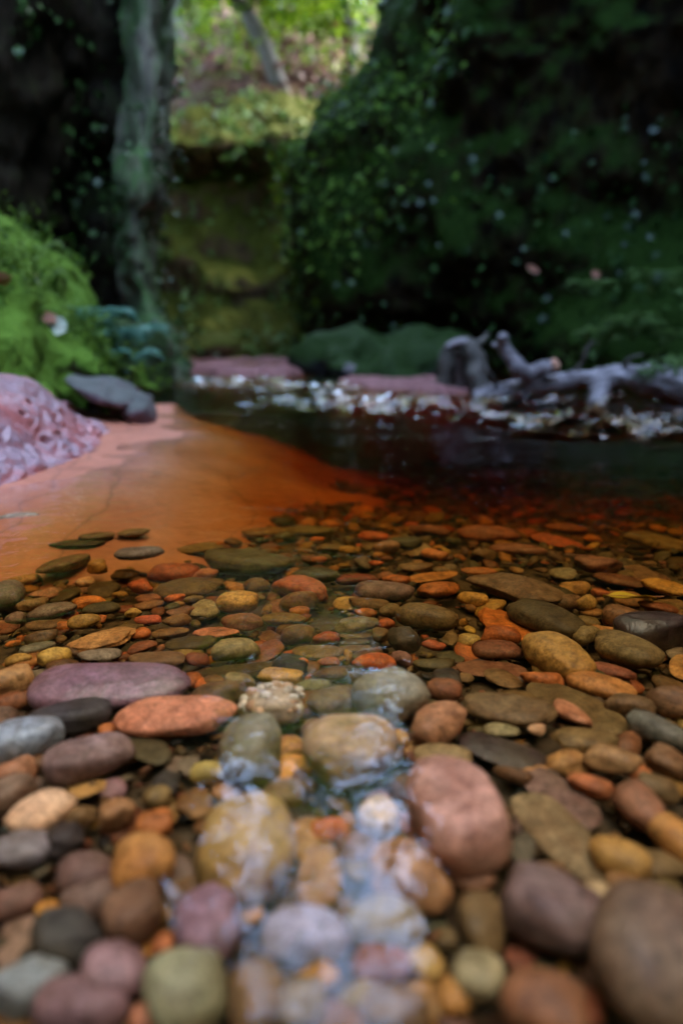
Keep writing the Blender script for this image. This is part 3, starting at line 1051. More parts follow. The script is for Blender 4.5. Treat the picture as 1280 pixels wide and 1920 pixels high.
tag(link_mesh('twig', mesh_from('twig', v, f), M['wood']), 'thin grey twig slanting down the left edge of the mound', 'twig')

# submerged orange sandstone slab
poly = np.array([G(px, py, -0.05)[:2] for px, py in ((-500, 1060), (-200, 1045), (60, 1018), (200, 1022), (330, 1016), (420, 985), (490, 945), (525, 900), (525, 862), (480, 826), (410, 802), (330, 788), (240, 790), (0, 860), (-400, 900))])
sxs = np.linspace(-1.7, 1.1, 160)
sys_ = np.linspace(0.5, 3.9, 170)
SX, SY = np.meshgrid(sxs, sys_)
q = np.stack([SX.ravel(), SY.ravel()], 1)
inside = np.zeros(len(q), bool)
for a, b in zip(poly, np.roll(poly, -1, 0)):
    c = ((a[1] > q[:, 1]) != (b[1] > q[:, 1])) & (q[:, 0] < (b[0] - a[0]) * (q[:, 1] - a[1]) / (b[1] - a[1] + 1e-12) + a[0])
    inside ^= c
dpoly = dist_polyline(q, np.concatenate([poly, poly[:1]]))
sd = np.where(inside, dpoly, -dpoly)
shore = np.array([G(px, py, 0)[:2] for px, py in ((-500, 1090), (-200, 1010), (0, 952), (130, 900), (250, 845), (300, 808), (310, 790), (300, 770))])
ds = dist_polyline(q, shore)
a, b = shore[0], shore[-1]
left_of = q[:, 0] < np.interp(q[:, 1], shore[:, 1], shore[:, 0])
ds = np.where(left_of, -ds, ds)
p3 = np.stack([q[:, 0], q[:, 1], np.zeros(len(q))], 1)
sd = sd - 0.05 + 0.07 * fbm(p3 * 5, 4, 94)
zs = 0.004 - 0.072 * sstep(-0.02, 0.42, ds) + 0.02 * sstep(0, 0.3, -ds)
zs = zs + 0.006 * fbm(p3 * 5, 4, 91) - 0.22 * sstep(0.12, -0.85, sd)
slab = link_mesh('sandstone_slab', mesh_from('sandstone_slab', np.stack([q[:, 0], q[:, 1], zs], 1), grid_faces(170, 160)), slab_material())
tag(slab, 'smooth orange sandstone slab under shallow water beside the pink rock', 'rock slab', None, 'thing')


def slab_z(x, y):
    k = np.argmin((q[:, 0] - x) ** 2 + (q[:, 1] - y) ** 2)
    return zs[k] if (q[k, 0] - x) ** 2 + (q[k, 1] - y) ** 2 < 0.001 else -1.0


# ------------------------------------------------------------------ far bank: gravel bars, boulders, driftwood
def bar(name, outline, zc, label, seed):
    pl = np.array([G(px, py, 0)[:2] for px, py in outline])
    lo, hi = pl.min(0) - 0.15, pl.max(0) + 0.15
    gx, gy = np.meshgrid(np.linspace(lo[0], hi[0], 60), np.linspace(lo[1], hi[1], 60))
    qq = np.stack([gx.ravel(), gy.ravel()], 1)
    ins = np.zeros(len(qq), bool)
    for a, b in zip(pl, np.roll(pl, -1, 0)):
        c = ((a[1] > qq[:, 1]) != (b[1] > qq[:, 1])) & (qq[:, 0] < (b[0] - a[0]) * (qq[:, 1] - a[1]) / (b[1] - a[1] + 1e-12) + a[0])
        ins ^= c
    dd = dist_polyline(qq, np.concatenate([pl, pl[:1]]))
    s = np.where(ins, dd, -dd) + 0.09 * fbm(np.stack([qq[:, 0], qq[:, 1], 0 * qq[:, 0]], 1) * 4, 4, seed + 7)
    z = -0.35 + (zc + 0.35) * sstep(-0.15, 0.05, s) + 0.02 * fbm(np.stack([qq[:, 0], qq[:, 1], 0 * qq[:, 0]], 1) * 8, 4, seed)
    o = link_mesh(name, mesh_from(name, np.stack([qq[:, 0], qq[:, 1], z], 1), grid_faces(60, 60)), M['bar'])
    tag(o, label, 'gravel bar', None, 'structure')


bar('gravel_bar', ((350, 702), (440, 706), (560, 708), (575, 692), (560, 680), (440, 680), (350, 684)), 0.05, 'pink gravel bar in front of the rear cliff', 3)
bar('gravel_bar', ((630, 728), (720, 736), (830, 738), (900, 735), (900, 712), (760, 714), (640, 716)), 0.02, 'narrow pink gravel bar between the riffle and the mossy boulder', 4)


boulder('boulder', P(395, 652, 6.6), (0.30, 0.30, 0.15), 5, M['rear_cliff'], 'small mossy tan boulder behind the left gravel bar', planes=8)
boulder('boulder', P(725, 676, 4.6), (0.66, 0.45, 0.21), 9, M['boulder'], 'broad dark mossy boulder at the foot of the right cliff', planes=12, noise_a=0.3)
_b = bpy.data.objects['boulder.002']
_v = np.array([v.co[:] for v in _b.data.vertices])
_n = np.array([v.normal[:] for v in _b.data.vertices])
_v = _v + _n * (0.075 * fbm(_v * 6, 5, 88))[:, None]
_b.data.vertices.foreach_set('co', _v.ravel())
_b.data.update()
scatter_leaves('moss_tufts', _v.reshape(2, -1, 3) if len(_v) % 2 == 0 else _v[1:].reshape(1, -1, 3).repeat(2, 0), _n.reshape(2, -1, 3) if len(_v) % 2 == 0 else _n[1:].reshape(1, -1, 3).repeat(2, 0), 1800, 0.035, M['leaf_fern'], _b, 89, lambda p: p[:, 2] > 0.0)
boulder('boulder', P(608, 692, 5.3), (0.16, 0.2, 0.12), 12, M['boulder'], 'dark low boulder at the right end of the left gravel bar', planes=9)
boulder('stone', P(549, 668, 5.6), (0.04, 0.04, 0.05), 14, M['bar'], 'small pale pink stone perched on the gravel bar end', 'stone')
boulder('stone', P(655, 692, 4.3), (0.045, 0.045, 0.035), 15, M['wood'], 'small pale stone before the broad mossy boulder', 'stone')
boulder('stone', P(900, 688, 3.0), (0.035, 0.035, 0.03), 16, M['wood'], 'bluish white stone lodged between stump and driftwood fork', 'stone')

r_b = np.random.default_rng(19)
for k, (px, py, Y, what) in enumerate(((372, 690, 5.0, 'leftmost of the stones on the left gravel bar'), (405, 697, 4.8, 'second stone from the left on the left gravel bar'), (447, 688, 5.2, 'middle stone of the left gravel bar'), (490, 696, 4.9, 'fourth stone from the left on the left gravel bar'), (520, 689, 5.2, 'rightmost stone of the left gravel bar'),
                                       (668, 722, 3.5, 'leftmost of the stones on the narrow gravel bar'), (705, 726, 3.4, 'second stone from the left on the narrow gravel bar'), (748, 721, 3.5, 'middle stone of the narrow gravel bar'), (782, 727, 3.35, 'fourth stone from the left on the narrow gravel bar'), (812, 722, 3.4, 'rightmost stone on the narrow gravel bar before the stump'))):
    w_ = (0.05 + 0.05 * r_b.random()) * Y / 5
    boulder('stone', P(px, py, Y), (w_, w_ * 0.8, w_ * 0.45), 200 + k, M['bar'] if k % 3 else M['boulder'], what, 'stone', group='stones on the gravel bars')
log = empty('driftwood_log', P(1000, 745, 2.7))
LG = lambda arr: local(log, np.array(arr))
tr = catmull(LG([P(890, 738, 2.72), P(925, 732, 2.72), P(990, 722, 2.7), P(1060, 714, 2.66), P(1130, 706, 2.6), P(1190, 712, 2.55), P(1235, 716, 2.5), P(1290, 720, 2.45), P(1420, 728, 2.35)]), 60)
rad = np.interp(np.linspace(0, 8, 60), [0, 0.5, 1, 2, 3, 4, 5, 5.6, 6.3, 7, 8], [0.03, 0.052, 0.05, 0.05, 0.045, 0.05, 0.062, 0.088, 0.088, 0.075, 0.07])
tr[1:-1] += 0.012 * np.stack([vnoise(tr * 9 + k * 5, 6 + k) for k in range(3)], 1)[1:-1]
v, f = tube(tr, rad * 0.78 * (1 + 0.16 * vnoise(tr * 13, 61)), 36, 4, 0.011, 14)
_a = np.array(v)
_c = np.concatenate([np.repeat(tr, 36, 0), tr[:1], tr[-1:]])
v = (_a + (_a - _c) * (0.16 * fbm(_a * np.array([18, 90, 90]), 3, 62))[:, None]).tolist()
link_mesh('trunk', mesh_from('trunk', v, f), M['wood'], log)
br1 = catmull(LG([P(1010, 712, 2.68), P(978, 700, 2.66), P(955, 675, 2.65), P(946, 650, 2.64), P(944, 628, 2.62)]), 18)
br1[2:] += 0.010 * np.stack([vnoise(br1 * 16 + k * 3, 26 + k) for k in range(3)], 1)[2:]
v, f = tube(br1, np.linspace(0.036, 0.015, 18), 16, 5, 0.008, 30)
link_mesh('branch', mesh_from('branch', v, f), M['wood'], log)
br2 = catmull(LG([P(985, 708, 2.68), P(1005, 694, 2.66), P(1025, 688, 2.64), P(1040, 684, 2.62)]), 14)
v, f = tube(br2, np.linspace(0.030, 0.025, 14), 16, 6, 0.007, 30)
b2 = link_mesh('branch', mesh_from('branch', v, f), M['wood'], log)
v, f = tube(catmull(LG([P(1036, 685, 2.625), P(1042, 683.5, 2.62), P(1046, 682, 2.615)]), 6), [0.0255, 0.0255, 0.026, 0.024, 0.020, 0.012], 12, 7, 0.003, 40)
t_ = link_mesh('broken_end', mesh_from('broken_end', v, f), M['wood_tip'], b2)
t_['label'] = 'pinkish orange broken end of the branch'
br3 = catmull(LG([P(952, 668, 2.65), P(938, 652, 2.66), P(922, 645, 2.67)]), 8)
v, f = tube(br3, np.linspace(0.016, 0.008, 8), 8, 8, 0.003, 25)
link_mesh('branch', mesh_from('branch', v, f), M['wood'], log)
st = catmull(LG([P(1126, 715, 2.58), P(1122, 745, 2.53), P(1119, 762, 2.5), P(1118, 770, 2.5)]), 10)
v, f = tube(st, np.linspace(0.034, 0.03, 10), 12, 9, 0.008, 25)
for pts_ in ([P(1075, 700, 2.64), P(1090, 680, 2.62), P(1098, 655, 2.6), P(1112, 640, 2.6)], [P(1165, 690, 2.56), P(1180, 672, 2.52), P(1204, 664, 2.5)], [P(930, 720, 2.7), P(918, 700, 2.66), P(905, 690, 2.64)]):
    _v, _f = tube(catmull(LG(pts_), 9), np.linspace(0.011, 0.004, 9), 7, 13, 0.002, 30)
    link_mesh('twig', mesh_from('twig', _v, _f), M['bark'], log)
link_mesh('stub', mesh_from('stub', v, f), M['wood'], log)
r_ = np.random.default_rng(5)
k_ = r_.integers(36, 52, 900)
off = unit(900)
off[:, 2] = np.abs(off[:, 2])
pp = tr[k_] + off * (rad[k_])[:, None]
kp = vnoise((pp + np.array(log.location)) * 14, 3) > 0.1
lv, lf = leaf_mesh(pp[kp], unit(kp.sum()), off[kp], 0.018, 0.012)
o = link_mesh('moss_patches', mesh_from('moss_patches', lv, lf), M['leaf_fern'], log, smooth=False)
o['kind'] = 'stuff'
tag(log, 'pale grey driftwood log with forked broken branches lying at right water edge', 'driftwood')

stump = empty('root_stump', P(860, 742, 2.9))
LS = lambda arr: local(stump, np.array(arr))
for pts_, r0, r1, nm in (([P(828, 745, 2.95), P(832, 700, 2.95), P(840, 662, 2.95), P(858, 646, 2.95), P(880, 650, 2.93)], 0.035, 0.03, 'root'),
                         ([P(872, 648, 2.95), P(888, 668, 2.92), P(893, 700, 2.9), P(900, 745, 2.88)], 0.035, 0.045, 'root'),
                         ([P(850, 665, 3.0), P(858, 700, 3.02), P(862, 750, 3.02)], 0.05, 0.075, 'stem'),
                         ([P(880, 655, 2.93), P(902, 640, 2.95), P(915, 628, 2.98)], 0.02, 0.008, 'root')):
    B = catmull(LS(pts_), 16)
    v, f = tube(B, np.linspace(r0, r1, 16), 12, 11, 0.009, 22)
    link_mesh(nm, mesh_from(nm, v, f), M['wood_dark'] if nm == 'stem' else M['bark'], stump)
v, f = tube(catmull(LS([P(838, 655, 2.93), P(852, 643, 2.92), P(868, 640, 2.92), P(880, 644, 2.92)]), 10), np.linspace(0.012, 0.02, 10), 10, 12, 0.004, 25)
link_mesh('peeled_root', mesh_from('peeled_root', v, f), M['wood'], stump)
tag(stump, 'dark arched root stump left of the pale driftwood log', 'stump')

# ferns on the right bank
for (px, py, Y, L, lab, sd) in ((1120, 655, 3.3, 0.16, 'green fern behind the middle of the driftwood log', 1), (1185, 640, 3.2, 0.18, 'larger green fern above the mossy bulge of the log', 2), (1245, 655, 3.1, 0.16, 'green fern at the right edge above the log', 3),
                                (1225, 545, 3.5, 0.16, 'fern hanging from the ledge high at the right edge', 4), (1110, 560, 3.6, 0.14, 'fern on the ledge above the driftwood fork', 5)):
    make_plant('fern', P(px, py, Y), 11, L, 0.9, M['leaf_fern'], lab, 120 + sd, 'fern', 'green ferns on the right bank')
fallen_leaf(P(1000, 505, 4.0), 0.10, 0.035, -0.9, M['leaf_brown'], 'reddish leaf caught on the right cliff above the log', (1.2, 0.5))
fallen_leaf(P(1116, 514, 3.9), 0.06, 0.05, 0.2, M['leaf_brown'], 'small pink leaf on the cliff ledge at right', (1.3, 0.1))

# ------------------------------------------------------------------ pebbles
PAL = {
    'ol': ((0.19, 0.150, 0.085), 'olive'), 'od': ((0.080, 0.075, 0.050), 'dark olive'), 'tn': ((0.42, 0.27, 0.15), 'tan'), 'or': ((0.52, 0.20, 0.075), 'orange'),
    'rd': ((0.46, 0.155, 0.085), 'red'), 'rb': ((0.25, 0.115, 0.080), 'red-brown'), 'br': ((0.20, 0.135, 0.090), 'brown'), 'dk': ((0.050, 0.058, 0.085), 'charcoal'),
    'gy': ((0.19, 0.19, 0.20), 'grey'), 'bg': ((0.31, 0.42, 0.64), 'blue-grey'), 'mv': ((0.29, 0.215, 0.33), 'mauve'), 'pk': ((0.52, 0.27, 0.22), 'pink'),
    'yl': ((0.46, 0.34, 0.13), 'yellow-tan'), 'gg': ((0.29, 0.26, 0.19), 'grey-green'), 'wt': ((0.66, 0.54, 0.44), 'pale'), 'oc': ((0.48, 0.29, 0.10), 'ochre'),
    'pb': ((0.055, 0.040, 0.052), 'purple-black'), 'pg': ((0.20, 0.155, 0.165), 'purple-grey'),
}
PAL = {k: (tuple(np.array(c) * np.array([1.02, 0.78, 0.58])), n) for k, (c, n) in PAL.items()}
# centre x, centre y, half width, half height, tilt in degrees (photograph pixels), colour, shape, own label, landmark name
H = [
    (207, 1282, 148, 43, -4, 'mv', 'o', 'largest mauve loaf-shaped stone on the left with bluish top', 'mauve loaf stone'),
    (330, 1343, 113, 36, -4, 'pk', 'o', 'long salmon-pink stone in front of the mauve loaf stone', 'salmon-pink stone'),
    (45, 1385, 72, 36, 0, 'bg', 'o', 'pale blue-grey oval stone at the left edge', 'pale blue oval'),
    (168, 1418, 82, 36, 4, 'mv', 'o', 'pinkish mauve oval stone right of the pale blue oval', 'pinkish mauve oval'),
    (130, 1343, 78, 30, 0, 'dk', 'o', 'charcoal flat stone under the mauve loaf stone', None),
    (468, 1405, 62, 58, 0, 'gg', 'r', 'round grey-green stone right of the salmon-pink stone', 'round grey-green stone'),
    (655, 1415, 90, 66, 0, 'tn', 'r', 'large round tan stone at centre touched by white reflections', 'round tan centre stone'),
    (730, 1305, 70, 54, -12, 'gg', 'r', 'big speckled olive-grey egg-shaped stone right of centre', 'speckled egg stone'),
    (855, 1527, 104, 82, -38, 'pk', 'o', 'large smooth pink rounded-triangle stone in the right foreground', 'large pink stone'),
    (460, 1590, 92, 90, 0, 'oc', 'r', 'large round ochre stone in the centre foreground', 'ochre stone'),
    (1030, 1705, 95, 70, -8, 'pg', 'r', 'big purple-brown boulder-like pebble in the right foreground', 'purple-brown pebble'),
    (1232, 1800, 118, 125, 0, 'br', 'r', 'biggest brown stone at the lower right corner', 'lower right brown stone'),
    (1105, 1472, 44, 22, -5, 'rd', 'o', 'bright orange-red oval pebble right of the large pink stone', 'orange-red oval'),
    (1050, 1566, 100, 42, -33, 'gg', 'o', 'long grey-green stone slanting below the orange-red oval', 'slanting grey-green stone'),
    (1045, 1490, 84, 30, -22, 'pg', 'o', 'mauve-brown slanting stone behind the long grey-green stone', None),
    (1195, 1510, 56, 34, -28, 'rb', 'o', 'red-brown slanting oval near the right edge', None),
    (1118, 1685, 30, 32, 0, 'wt', 'r', 'small whitish pink pebble beside the purple-brown pebble', 'whitish pebble'),
    (1232, 1182, 76, 38, 12, 'pb', 'o', 'shiny purple-black humped stone at the right edge', 'shiny black humped stone'),
    (935, 1408, 82, 25, -8, 'pb', 'o', 'dark purple flat stone with a bright blue-white glint', 'glinting dark stone'),
    (945, 1168, 58, 25, -20, 'or', 'a', 'rough angular bright orange rock right of centre', 'rough orange rock'),
    (1025, 1162, 70, 28, -12, 'od', 'o', 'dark grey-green stone right behind the rough orange rock', None),
    (1042, 1230, 68, 34, -18, 'oc', 'o', 'large orange-brown stone in front of the dark grey-green stone', 'large orange-brown stone'),
    (1172, 1221, 64, 28, -12, 'ol', 'o', 'smooth olive-brown stone before the shiny black humped stone', None),
    (1170, 1160, 41, 25, 0, 'rb', 'r', 'rounded orange-brown pebble left of the shiny black stone', None),
    (968, 1105, 85, 27, -8, 'br', 'a', 'large flat angular brown slab stone right of centre', 'flat brown slab'),
    (938, 1190, 38, 17, 0, 'rd', 'o', 'smooth orange-red pebble under the rough orange rock', None),
    (932, 1220, 48, 17, 2, 'rb', 'o', None, None),
    (920, 1254, 65, 15, 3, 'rb', 'o', 'long thin red-pink stone below the orange-red pebbles', 'thin red-pink stone'),
    (1015, 1272, 41, 16, 0, 'or', 'a', 'angular orange chip in front of the large orange-brown stone', None),
    (953, 1334, 87, 28, -2, 'br', 'o', 'brown wedge-shaped stone behind the glinting dark stone', 'brown wedge stone'),
    (1080, 1322, 95, 28, -16, 'ol', 'o', 'long olive-tan stone slanting right of the brown wedge', None),
    (1068, 1338, 40, 18, -20, 'pk', 'o', 'pink slanting pebble resting on the long olive-tan stone', None),
    (1235, 1370, 60, 28, -10, 'gy', 'o', 'grey-olive smooth stone at the right edge', None),
    (823, 1357, 55, 38, 35, 'tn', 'a', 'tan angular stone leaning beside the speckled egg stone', None),
    (830, 1295, 36, 22, 0, 'rb', 'o', None, None),
    (830, 1418, 55, 20, 0, 'gg', 'o', 'pale green-grey flat stone right of the round tan stone', None),
    (800, 1158, 58, 24, -4, 'ol', 'o', 'domed olive-yellow stone at centre right', 'domed olive stone'),
    (757, 1197, 32, 24, 0, 'od', 'a', 'squarish dark grey-olive stone under the domed olive stone', None),
    (562, 1103, 55, 24, -12, 'rd', 'o', 'large orange-red stone at the centre of the sharp band', 'central orange-red stone'),
    (560, 1126, 37, 20, 0, 'br', 'r', 'brown pebble with rusty spot before the central orange-red stone', None),
    (462, 1054, 82, 25, -8, 'od', 'o', 'largest dark olive stone at the edge of the orange slab', 'large dark olive stone'),
    (592, 1078, 47, 16, -5, 'od', 'o', 'dark olive stone right of the largest dark olive stone', None),
    (325, 1074, 48, 17, -4, 'rd', 'o', 'bright red-orange oval stone near the orange slab', 'red-orange oval'),
    (357, 1101, 68, 18, 3, 'br', 'a', 'flat brown stone in front of the red-orange oval', None),
    (445, 1129, 41, 19, 0, 'yl', 'r', 'yellowish patterned round stone left of centre', 'yellow patterned stone'),
    (442, 1218, 46, 22, 0, 'gg', 'r', 'rounded olive-tan stone behind the salmon-pink stone', 'rounded olive-tan stone'),
    (195, 1198, 64, 17, 4, 'tn', 'a', 'pale striped rough stone behind the mauve loaf stone', 'striped rough stone'),
    (440, 1256, 108, 10, 4, 'od', 'f', 'long thin dark slate right of the mauve loaf stone', 'long dark slate'),
    (405, 1186, 44, 10, 0, 'pk', 'o', 'thin pinkish orange stone above the rounded olive-tan stone', None),
    (455, 1166, 40, 17, -5, 'rb', 'o', None, None), (530, 1161, 40, 13, -8, 'ol', 'o', None, None), (557, 1190, 32, 19, 0, 'br', 'r', None, None),
    (610, 1197, 28, 14, 4, 'rd', 'o', None, None), (500, 1222, 42, 16, 22, 'rb', 'a', None, None), (595, 1222, 48, 12, 0, 'ol', 'o', None, None),
    (265, 1188, 19, 11, 0, 'or', 'o', None, None), (320, 1187, 35, 10, 0, 'ol', 'o', None, None), (358, 1206, 48, 12, 0, 'od', 'o', None, None),
    (265, 1214, 30, 11, 10, 'rb', 'a', None, None), (78, 1195, 31, 16, 0, 'ol', 'o', None, None), (72, 1215, 33, 10, 0, 'gy', 'o', None, None),
    (103, 1231, 31, 16, 0, 'yl', 'a', None, None), (188, 1228, 40, 11, 0, 'gy', 'o', None, None), (295, 1239, 52, 17, -3, 'br', 'o', None, None),
    (370, 1237, 23, 14, 0, 'rb', 'o', None, None), (25, 1207, 15, 6, 0, 'or', 'o', None, None), (35, 1238, 24, 12, 0, 'yl', 'o', None, None),
    (525, 1267, 44, 15, -5, 'yl', 'o', None, None), (588, 1288, 33, 15, 0, 'gg', 'o', None, None), (22, 1276, 40, 29, 0, 'tn', 'o', 'tan stone at the left edge beside the mauve loaf stone', None),
    (272, 1403, 52, 26, -30, 'od', 'o', 'dark olive stone slanting under the salmon-pink stone', None), (410, 1300, 52, 22, 0, 'ol', 'o', None, None),
    (450, 1278, 28, 17, 0, 'gg', 'o', None, None), (18, 1317, 40, 18, 0, 'rb', 'o', None, None), (202, 1368, 18, 10, 0, 'or', 'a', None, None),
    (566, 1242, 13, 8, 0, 'or', 'o', None, None), (616, 1240, 22, 9, 0, 'rd', 'a', None, None), (618, 1262, 36, 13, 0, 'br', 'o', None, None), (620, 1322, 46, 30, 15, 'br', 'a', None, None),
    (15, 1115, 32, 28, 0, 'gy', 'r', 'grey-brown round stone at the left edge', None), (45, 1087, 30, 10, 0, 'tn', 'o', None, None), (120, 1058, 52, 14, 8, 'ol', 'f', None, None),
    (182, 1062, 18, 13, 0, 'oc', 'a', None, None), (50, 1015, 38, 9, 3, 'ol', 'f', None, None), (145, 1018, 50, 7, 0, 'od', 'f', None, None), (182, 1006, 33, 8, 0, 'ol', 'f', None, None),
    (250, 1000, 32, 8, 0, 'ol', 'f', 'olive flat stone lying alone on the orange slab', None), (262, 1037, 42, 11, 0, 'gy', 'f', None, None), (377, 1028, 43, 10, 0, 'ol', 'f', None, None),
    (385, 1077, 25, 12, 0, 'tn', 'o', None, None), (265, 1102, 25, 14, -12, 'rd', 'a', None, None), (438, 1101, 24, 10, -15, 'tn', 'o', None, None), (482, 1096, 26, 14, 0, 'br', 'a', None, None),
    (562, 1146, 20, 9, 0, 'or', 'o', None, None), (170, 1129, 29, 12, 3, 'or', 'a', None, None), (160, 1092, 18, 10, 0, 'wt', 'a', None, None), (98, 1147, 45, 15, 0, 'gy', 'o', None, None),
    (62, 1134, 29, 13, 0, 'gg', 'o', None, None), (30, 1163, 19, 15, 0, 'pg', 'a', None, None), (88, 1171, 36, 9, -4, 'ol', 'o', None, None), (157, 1165, 29, 15, 5, 'yl', 'a', None, None),
    (190, 1141, 35, 12, 0, 'od', 'o', None, None), (235, 1077, 27, 10, 0, 'ol', 'o', None, None), (250, 1149, 16, 9, 0, 'yl', 'a', None, None), (278, 1162, 26, 9, -4, 'rd', 'o', None, None),
    (278, 1122, 24, 8, 0, 'rb', 'o', None, None), (280, 1134, 28, 8, 0, 'br', 'o', None, None), (328, 1122, 20, 8, 0, 'or', 'o', None, None), (363, 1124, 20, 10, 0, 'ol', 'o', None, None),
    (332, 1165, 26, 12, 10, 'ol', 'o', None, None), (340, 1147, 27, 10, 8, 'rb', 'a', None, None), (580, 996, 50, 10, 0, 'ol', 'f', None, None), (500, 998, 45, 9, 3, 'ol', 'f', None, None),
    (617, 983, 20, 7, 0, 'or', 'o', 'bright orange pebble lying farthest out beside the slab edge', None), (595, 1012, 15, 6, 0, 'or', 'o', None, None), (622, 1028, 30, 9, 0, 'ol', 'o', None, None), (598, 1049, 15, 6, 0, 'or', 'o', None, None),
    (724, 1026, 26, 14, 0, 'tn', 'r', 'round tan pebble standing out behind the centre', 'round tan far pebble'), (760, 1018, 34, 12, 0, 'od', 'o', None, None), (815, 1040, 26, 11, -5, 'or', 'o', None, None), (780, 1064, 33, 9, 0, 'ol', 'o', None, None),
    (668, 1087, 42, 12, 0, 'rb', 'o', None, None), (720, 1107, 56, 18, -3, 'pg', 'o', 'dark brown stone right of the central orange-red stone', None), (742, 1087, 28, 10, 0, 'or', 'a', None, None), (812, 1080, 50, 9, 8, 'oc', 'f', None, None),
    (897, 1071, 34, 8, 0, 'oc', 'f', None, None), (825, 1108, 42, 16, 5, 'or', 'a', None, None), (885, 1122, 29, 12, -6, 'oc', 'o', None, None), (690, 1132, 40, 12, -4, 'br', 'o', None, None),
    (685, 1149, 22, 9, 0, 'or', 'o', None, None), (729, 1145, 20, 13, 15, 'ol', 'o', None, None), (668, 1170, 42, 16, 3, 'gg', 'o', 'olive-green stone on top of a stack of thin plates', 'olive-green plate stack'),
    (665, 1190, 32, 6, 0, 'ol', 'f', None, None), (664, 1203, 29, 6, 4, 'od', 'f', None, None), (662, 1215, 34, 6, 3, 'ol', 'f', None, None),
    (722, 1169, 18, 9, 0, 'rd', 'o', None, None), (713, 1190, 16, 15, 0, 'br', 'a', None, None), (844, 1195, 14, 16, 0, 'ol', 'a', None, None), (878, 1203, 22, 14, 0, 'yl', 'a', None, None),
    (812, 1209, 24, 10, 0, 'rd', 'a', None, None), (1097, 1190, 28, 19, 12, 'gg', 'r', 'dark green round pebble between orange-brown stone and olive-brown stone', None), (1102, 1167, 22, 11, 0, 'ol', 'o', None, None),
    (1058, 1129, 32, 15, 10, 'br', 'o', None, None), (1098, 1130, 23, 16, 10, 'yl', 'a', None, None), (1125, 1112, 18, 8, 0, 'rd', 'a', None, None), (700, 1240, 42, 15, 4, 'or', 'o', None, None),
    (812, 1247, 40, 14, 0, 'od', 'o', None, None), (1125, 1287, 62, 22, -5, 'oc', 'o', None, None), (1145, 1258, 45, 14, 0, 'rb', 'o', None, None), (1255, 1315, 42, 30, 0, 'br', 'o', None, None),
    (1180, 1322, 46, 20, 0, 'br', 'o', None, None), (1095, 1388, 62, 22, 4, 'ol', 'a', None, None), (1150, 1425, 55, 28, 0, 'tn', 'a', None, None), (940, 1370, 35, 12, 0, 'gg', 'o', None, None),
    (1005, 1368, 16, 11, 0, 'wt', 'r', None, None), (747, 1385, 20, 17, 0, 'yl', 'r', None, None), (1250, 1430, 40, 28, 0, 'br', 'o', None, None), (1275, 1250, 20, 24, 0, 'tn', 'r', None, None),
    (915, 999, 58, 15, 0, 'rb', 'f', None, None), (805, 995, 40, 13, -5, 'rb', 'o', None, None), (970, 1030, 55, 12, 0, 'rb', 'f', None, None), (1122, 1058, 46, 16, 3, 'rb', 'a', None, None), (1112, 1010, 18, 7, 0, 'or', 'o', None, None),
    (1205, 1075, 38, 13, -15, 'br', 'o', None, None), (1232, 1015, 58, 15, -8, 'ol', 'o', None, None), (1038, 1014, 44, 10, -8, 'rd', 'o', None, None), (1060, 992, 40, 10, 0, 'rb', 'f', None, None), (1245, 1102, 45, 13, -5, 'oc', 'o', None, None),
    (1232, 1140, 36, 12, 0, 'rb', 'o', None, None), (1160, 1086, 50, 9, -4, 'rb', 'f', None, None), (700, 1005, 30, 10, 0, 'or', 'o', None, None), (650, 1030, 18, 7, 0, 'oc', 'o', None, None), (705, 1056, 15, 5, 0, 'or', 'o', None, None),
    (168, 1480, 42, 13, 0, 'tn', 'o', None, None), (80, 1525, 60, 34, 15, 'wt', 'o', 'pale pinkish grey stone at left below the pale blue oval', None), (220, 1522, 35, 28, 0, 'tn', 'r', None, None), (152, 1530, 30, 18, 0, 'ol', 'o', None, None),
    (290, 1547, 34, 25, 0, 'or', 'a', 'small bright orange pebble left of the ochre stone', 'small orange pebble'), (295, 1495, 27, 22, 0, 'ol', 'o', None, None), (268, 1617, 60, 55, 0, 'oc', 'r', 'round tan-orange stone below the small orange pebble', 'tan-orange round stone'),
    (335, 1650, 30, 46, 0, 'gy', 'o', None, None), (118, 1575, 40, 30, 0, 'dk', 'o', None, None), (42, 1598, 54, 34, -8, 'bg', 'o', 'blue-grey stone at the left edge beside the charcoal pebble', None), (160, 1640, 54, 40, 0, 'pg', 'o', None, None),
    (125, 1760, 62, 54, 0, 'dk', 'r', 'round charcoal-blue stone in the lower left', 'charcoal-blue stone'), (215, 1822, 60, 56, 0, 'mv', 'r', 'mauve round stone right of the charcoal-blue stone', None), (310, 1773, 30, 25, 0, 'rd', 'a', 'small red pebble in the lower left', 'small red pebble'),
    (58, 1842, 66, 46, 8, 'bg', 'o', 'pale blue-grey round stone in the lower left corner', None), (150, 1888, 84, 48, -30, 'mv', 'o', None, None), (350, 1860, 78, 72, 0, 'gg', 'r', 'large grey-green stone at the bottom left of centre', None),
    (278, 1908, 34, 28, 0, 'pk', 'r', None, None), (35, 1755, 58, 30, 55, 'mv', 'o', None, None), (388, 1735, 60, 60, 0, 'mv', 'r', 'mauve stone under a pale reflection below the ochre stone', None), (575, 1755, 84, 44, -4, 'bg', 'o', 'wide blue-grey stone at bottom centre', 'wide blue-grey stone'),
    (597, 1645, 46, 62, 0, 'tn', 'o', None, None), (250, 1715, 58, 50, 0, 'br', 'r', None, None), (170, 1690, 58, 34, 0, 'pg', 'o', None, None), (28, 1690, 50, 30, 0, 'pg', 'o', None, None),
    (470, 1712, 24, 20, 0, 'oc', 'r', None, None), (480, 1865, 58, 60, 0, 'br', 'r', None, None), (600, 1835, 42, 24, 8, 'oc', 'o', None, None), (560, 1885, 52, 42, 0, 'ol', 'r', None, None), (90, 1705, 22, 16, 0, 'oc', 'o', None, None),
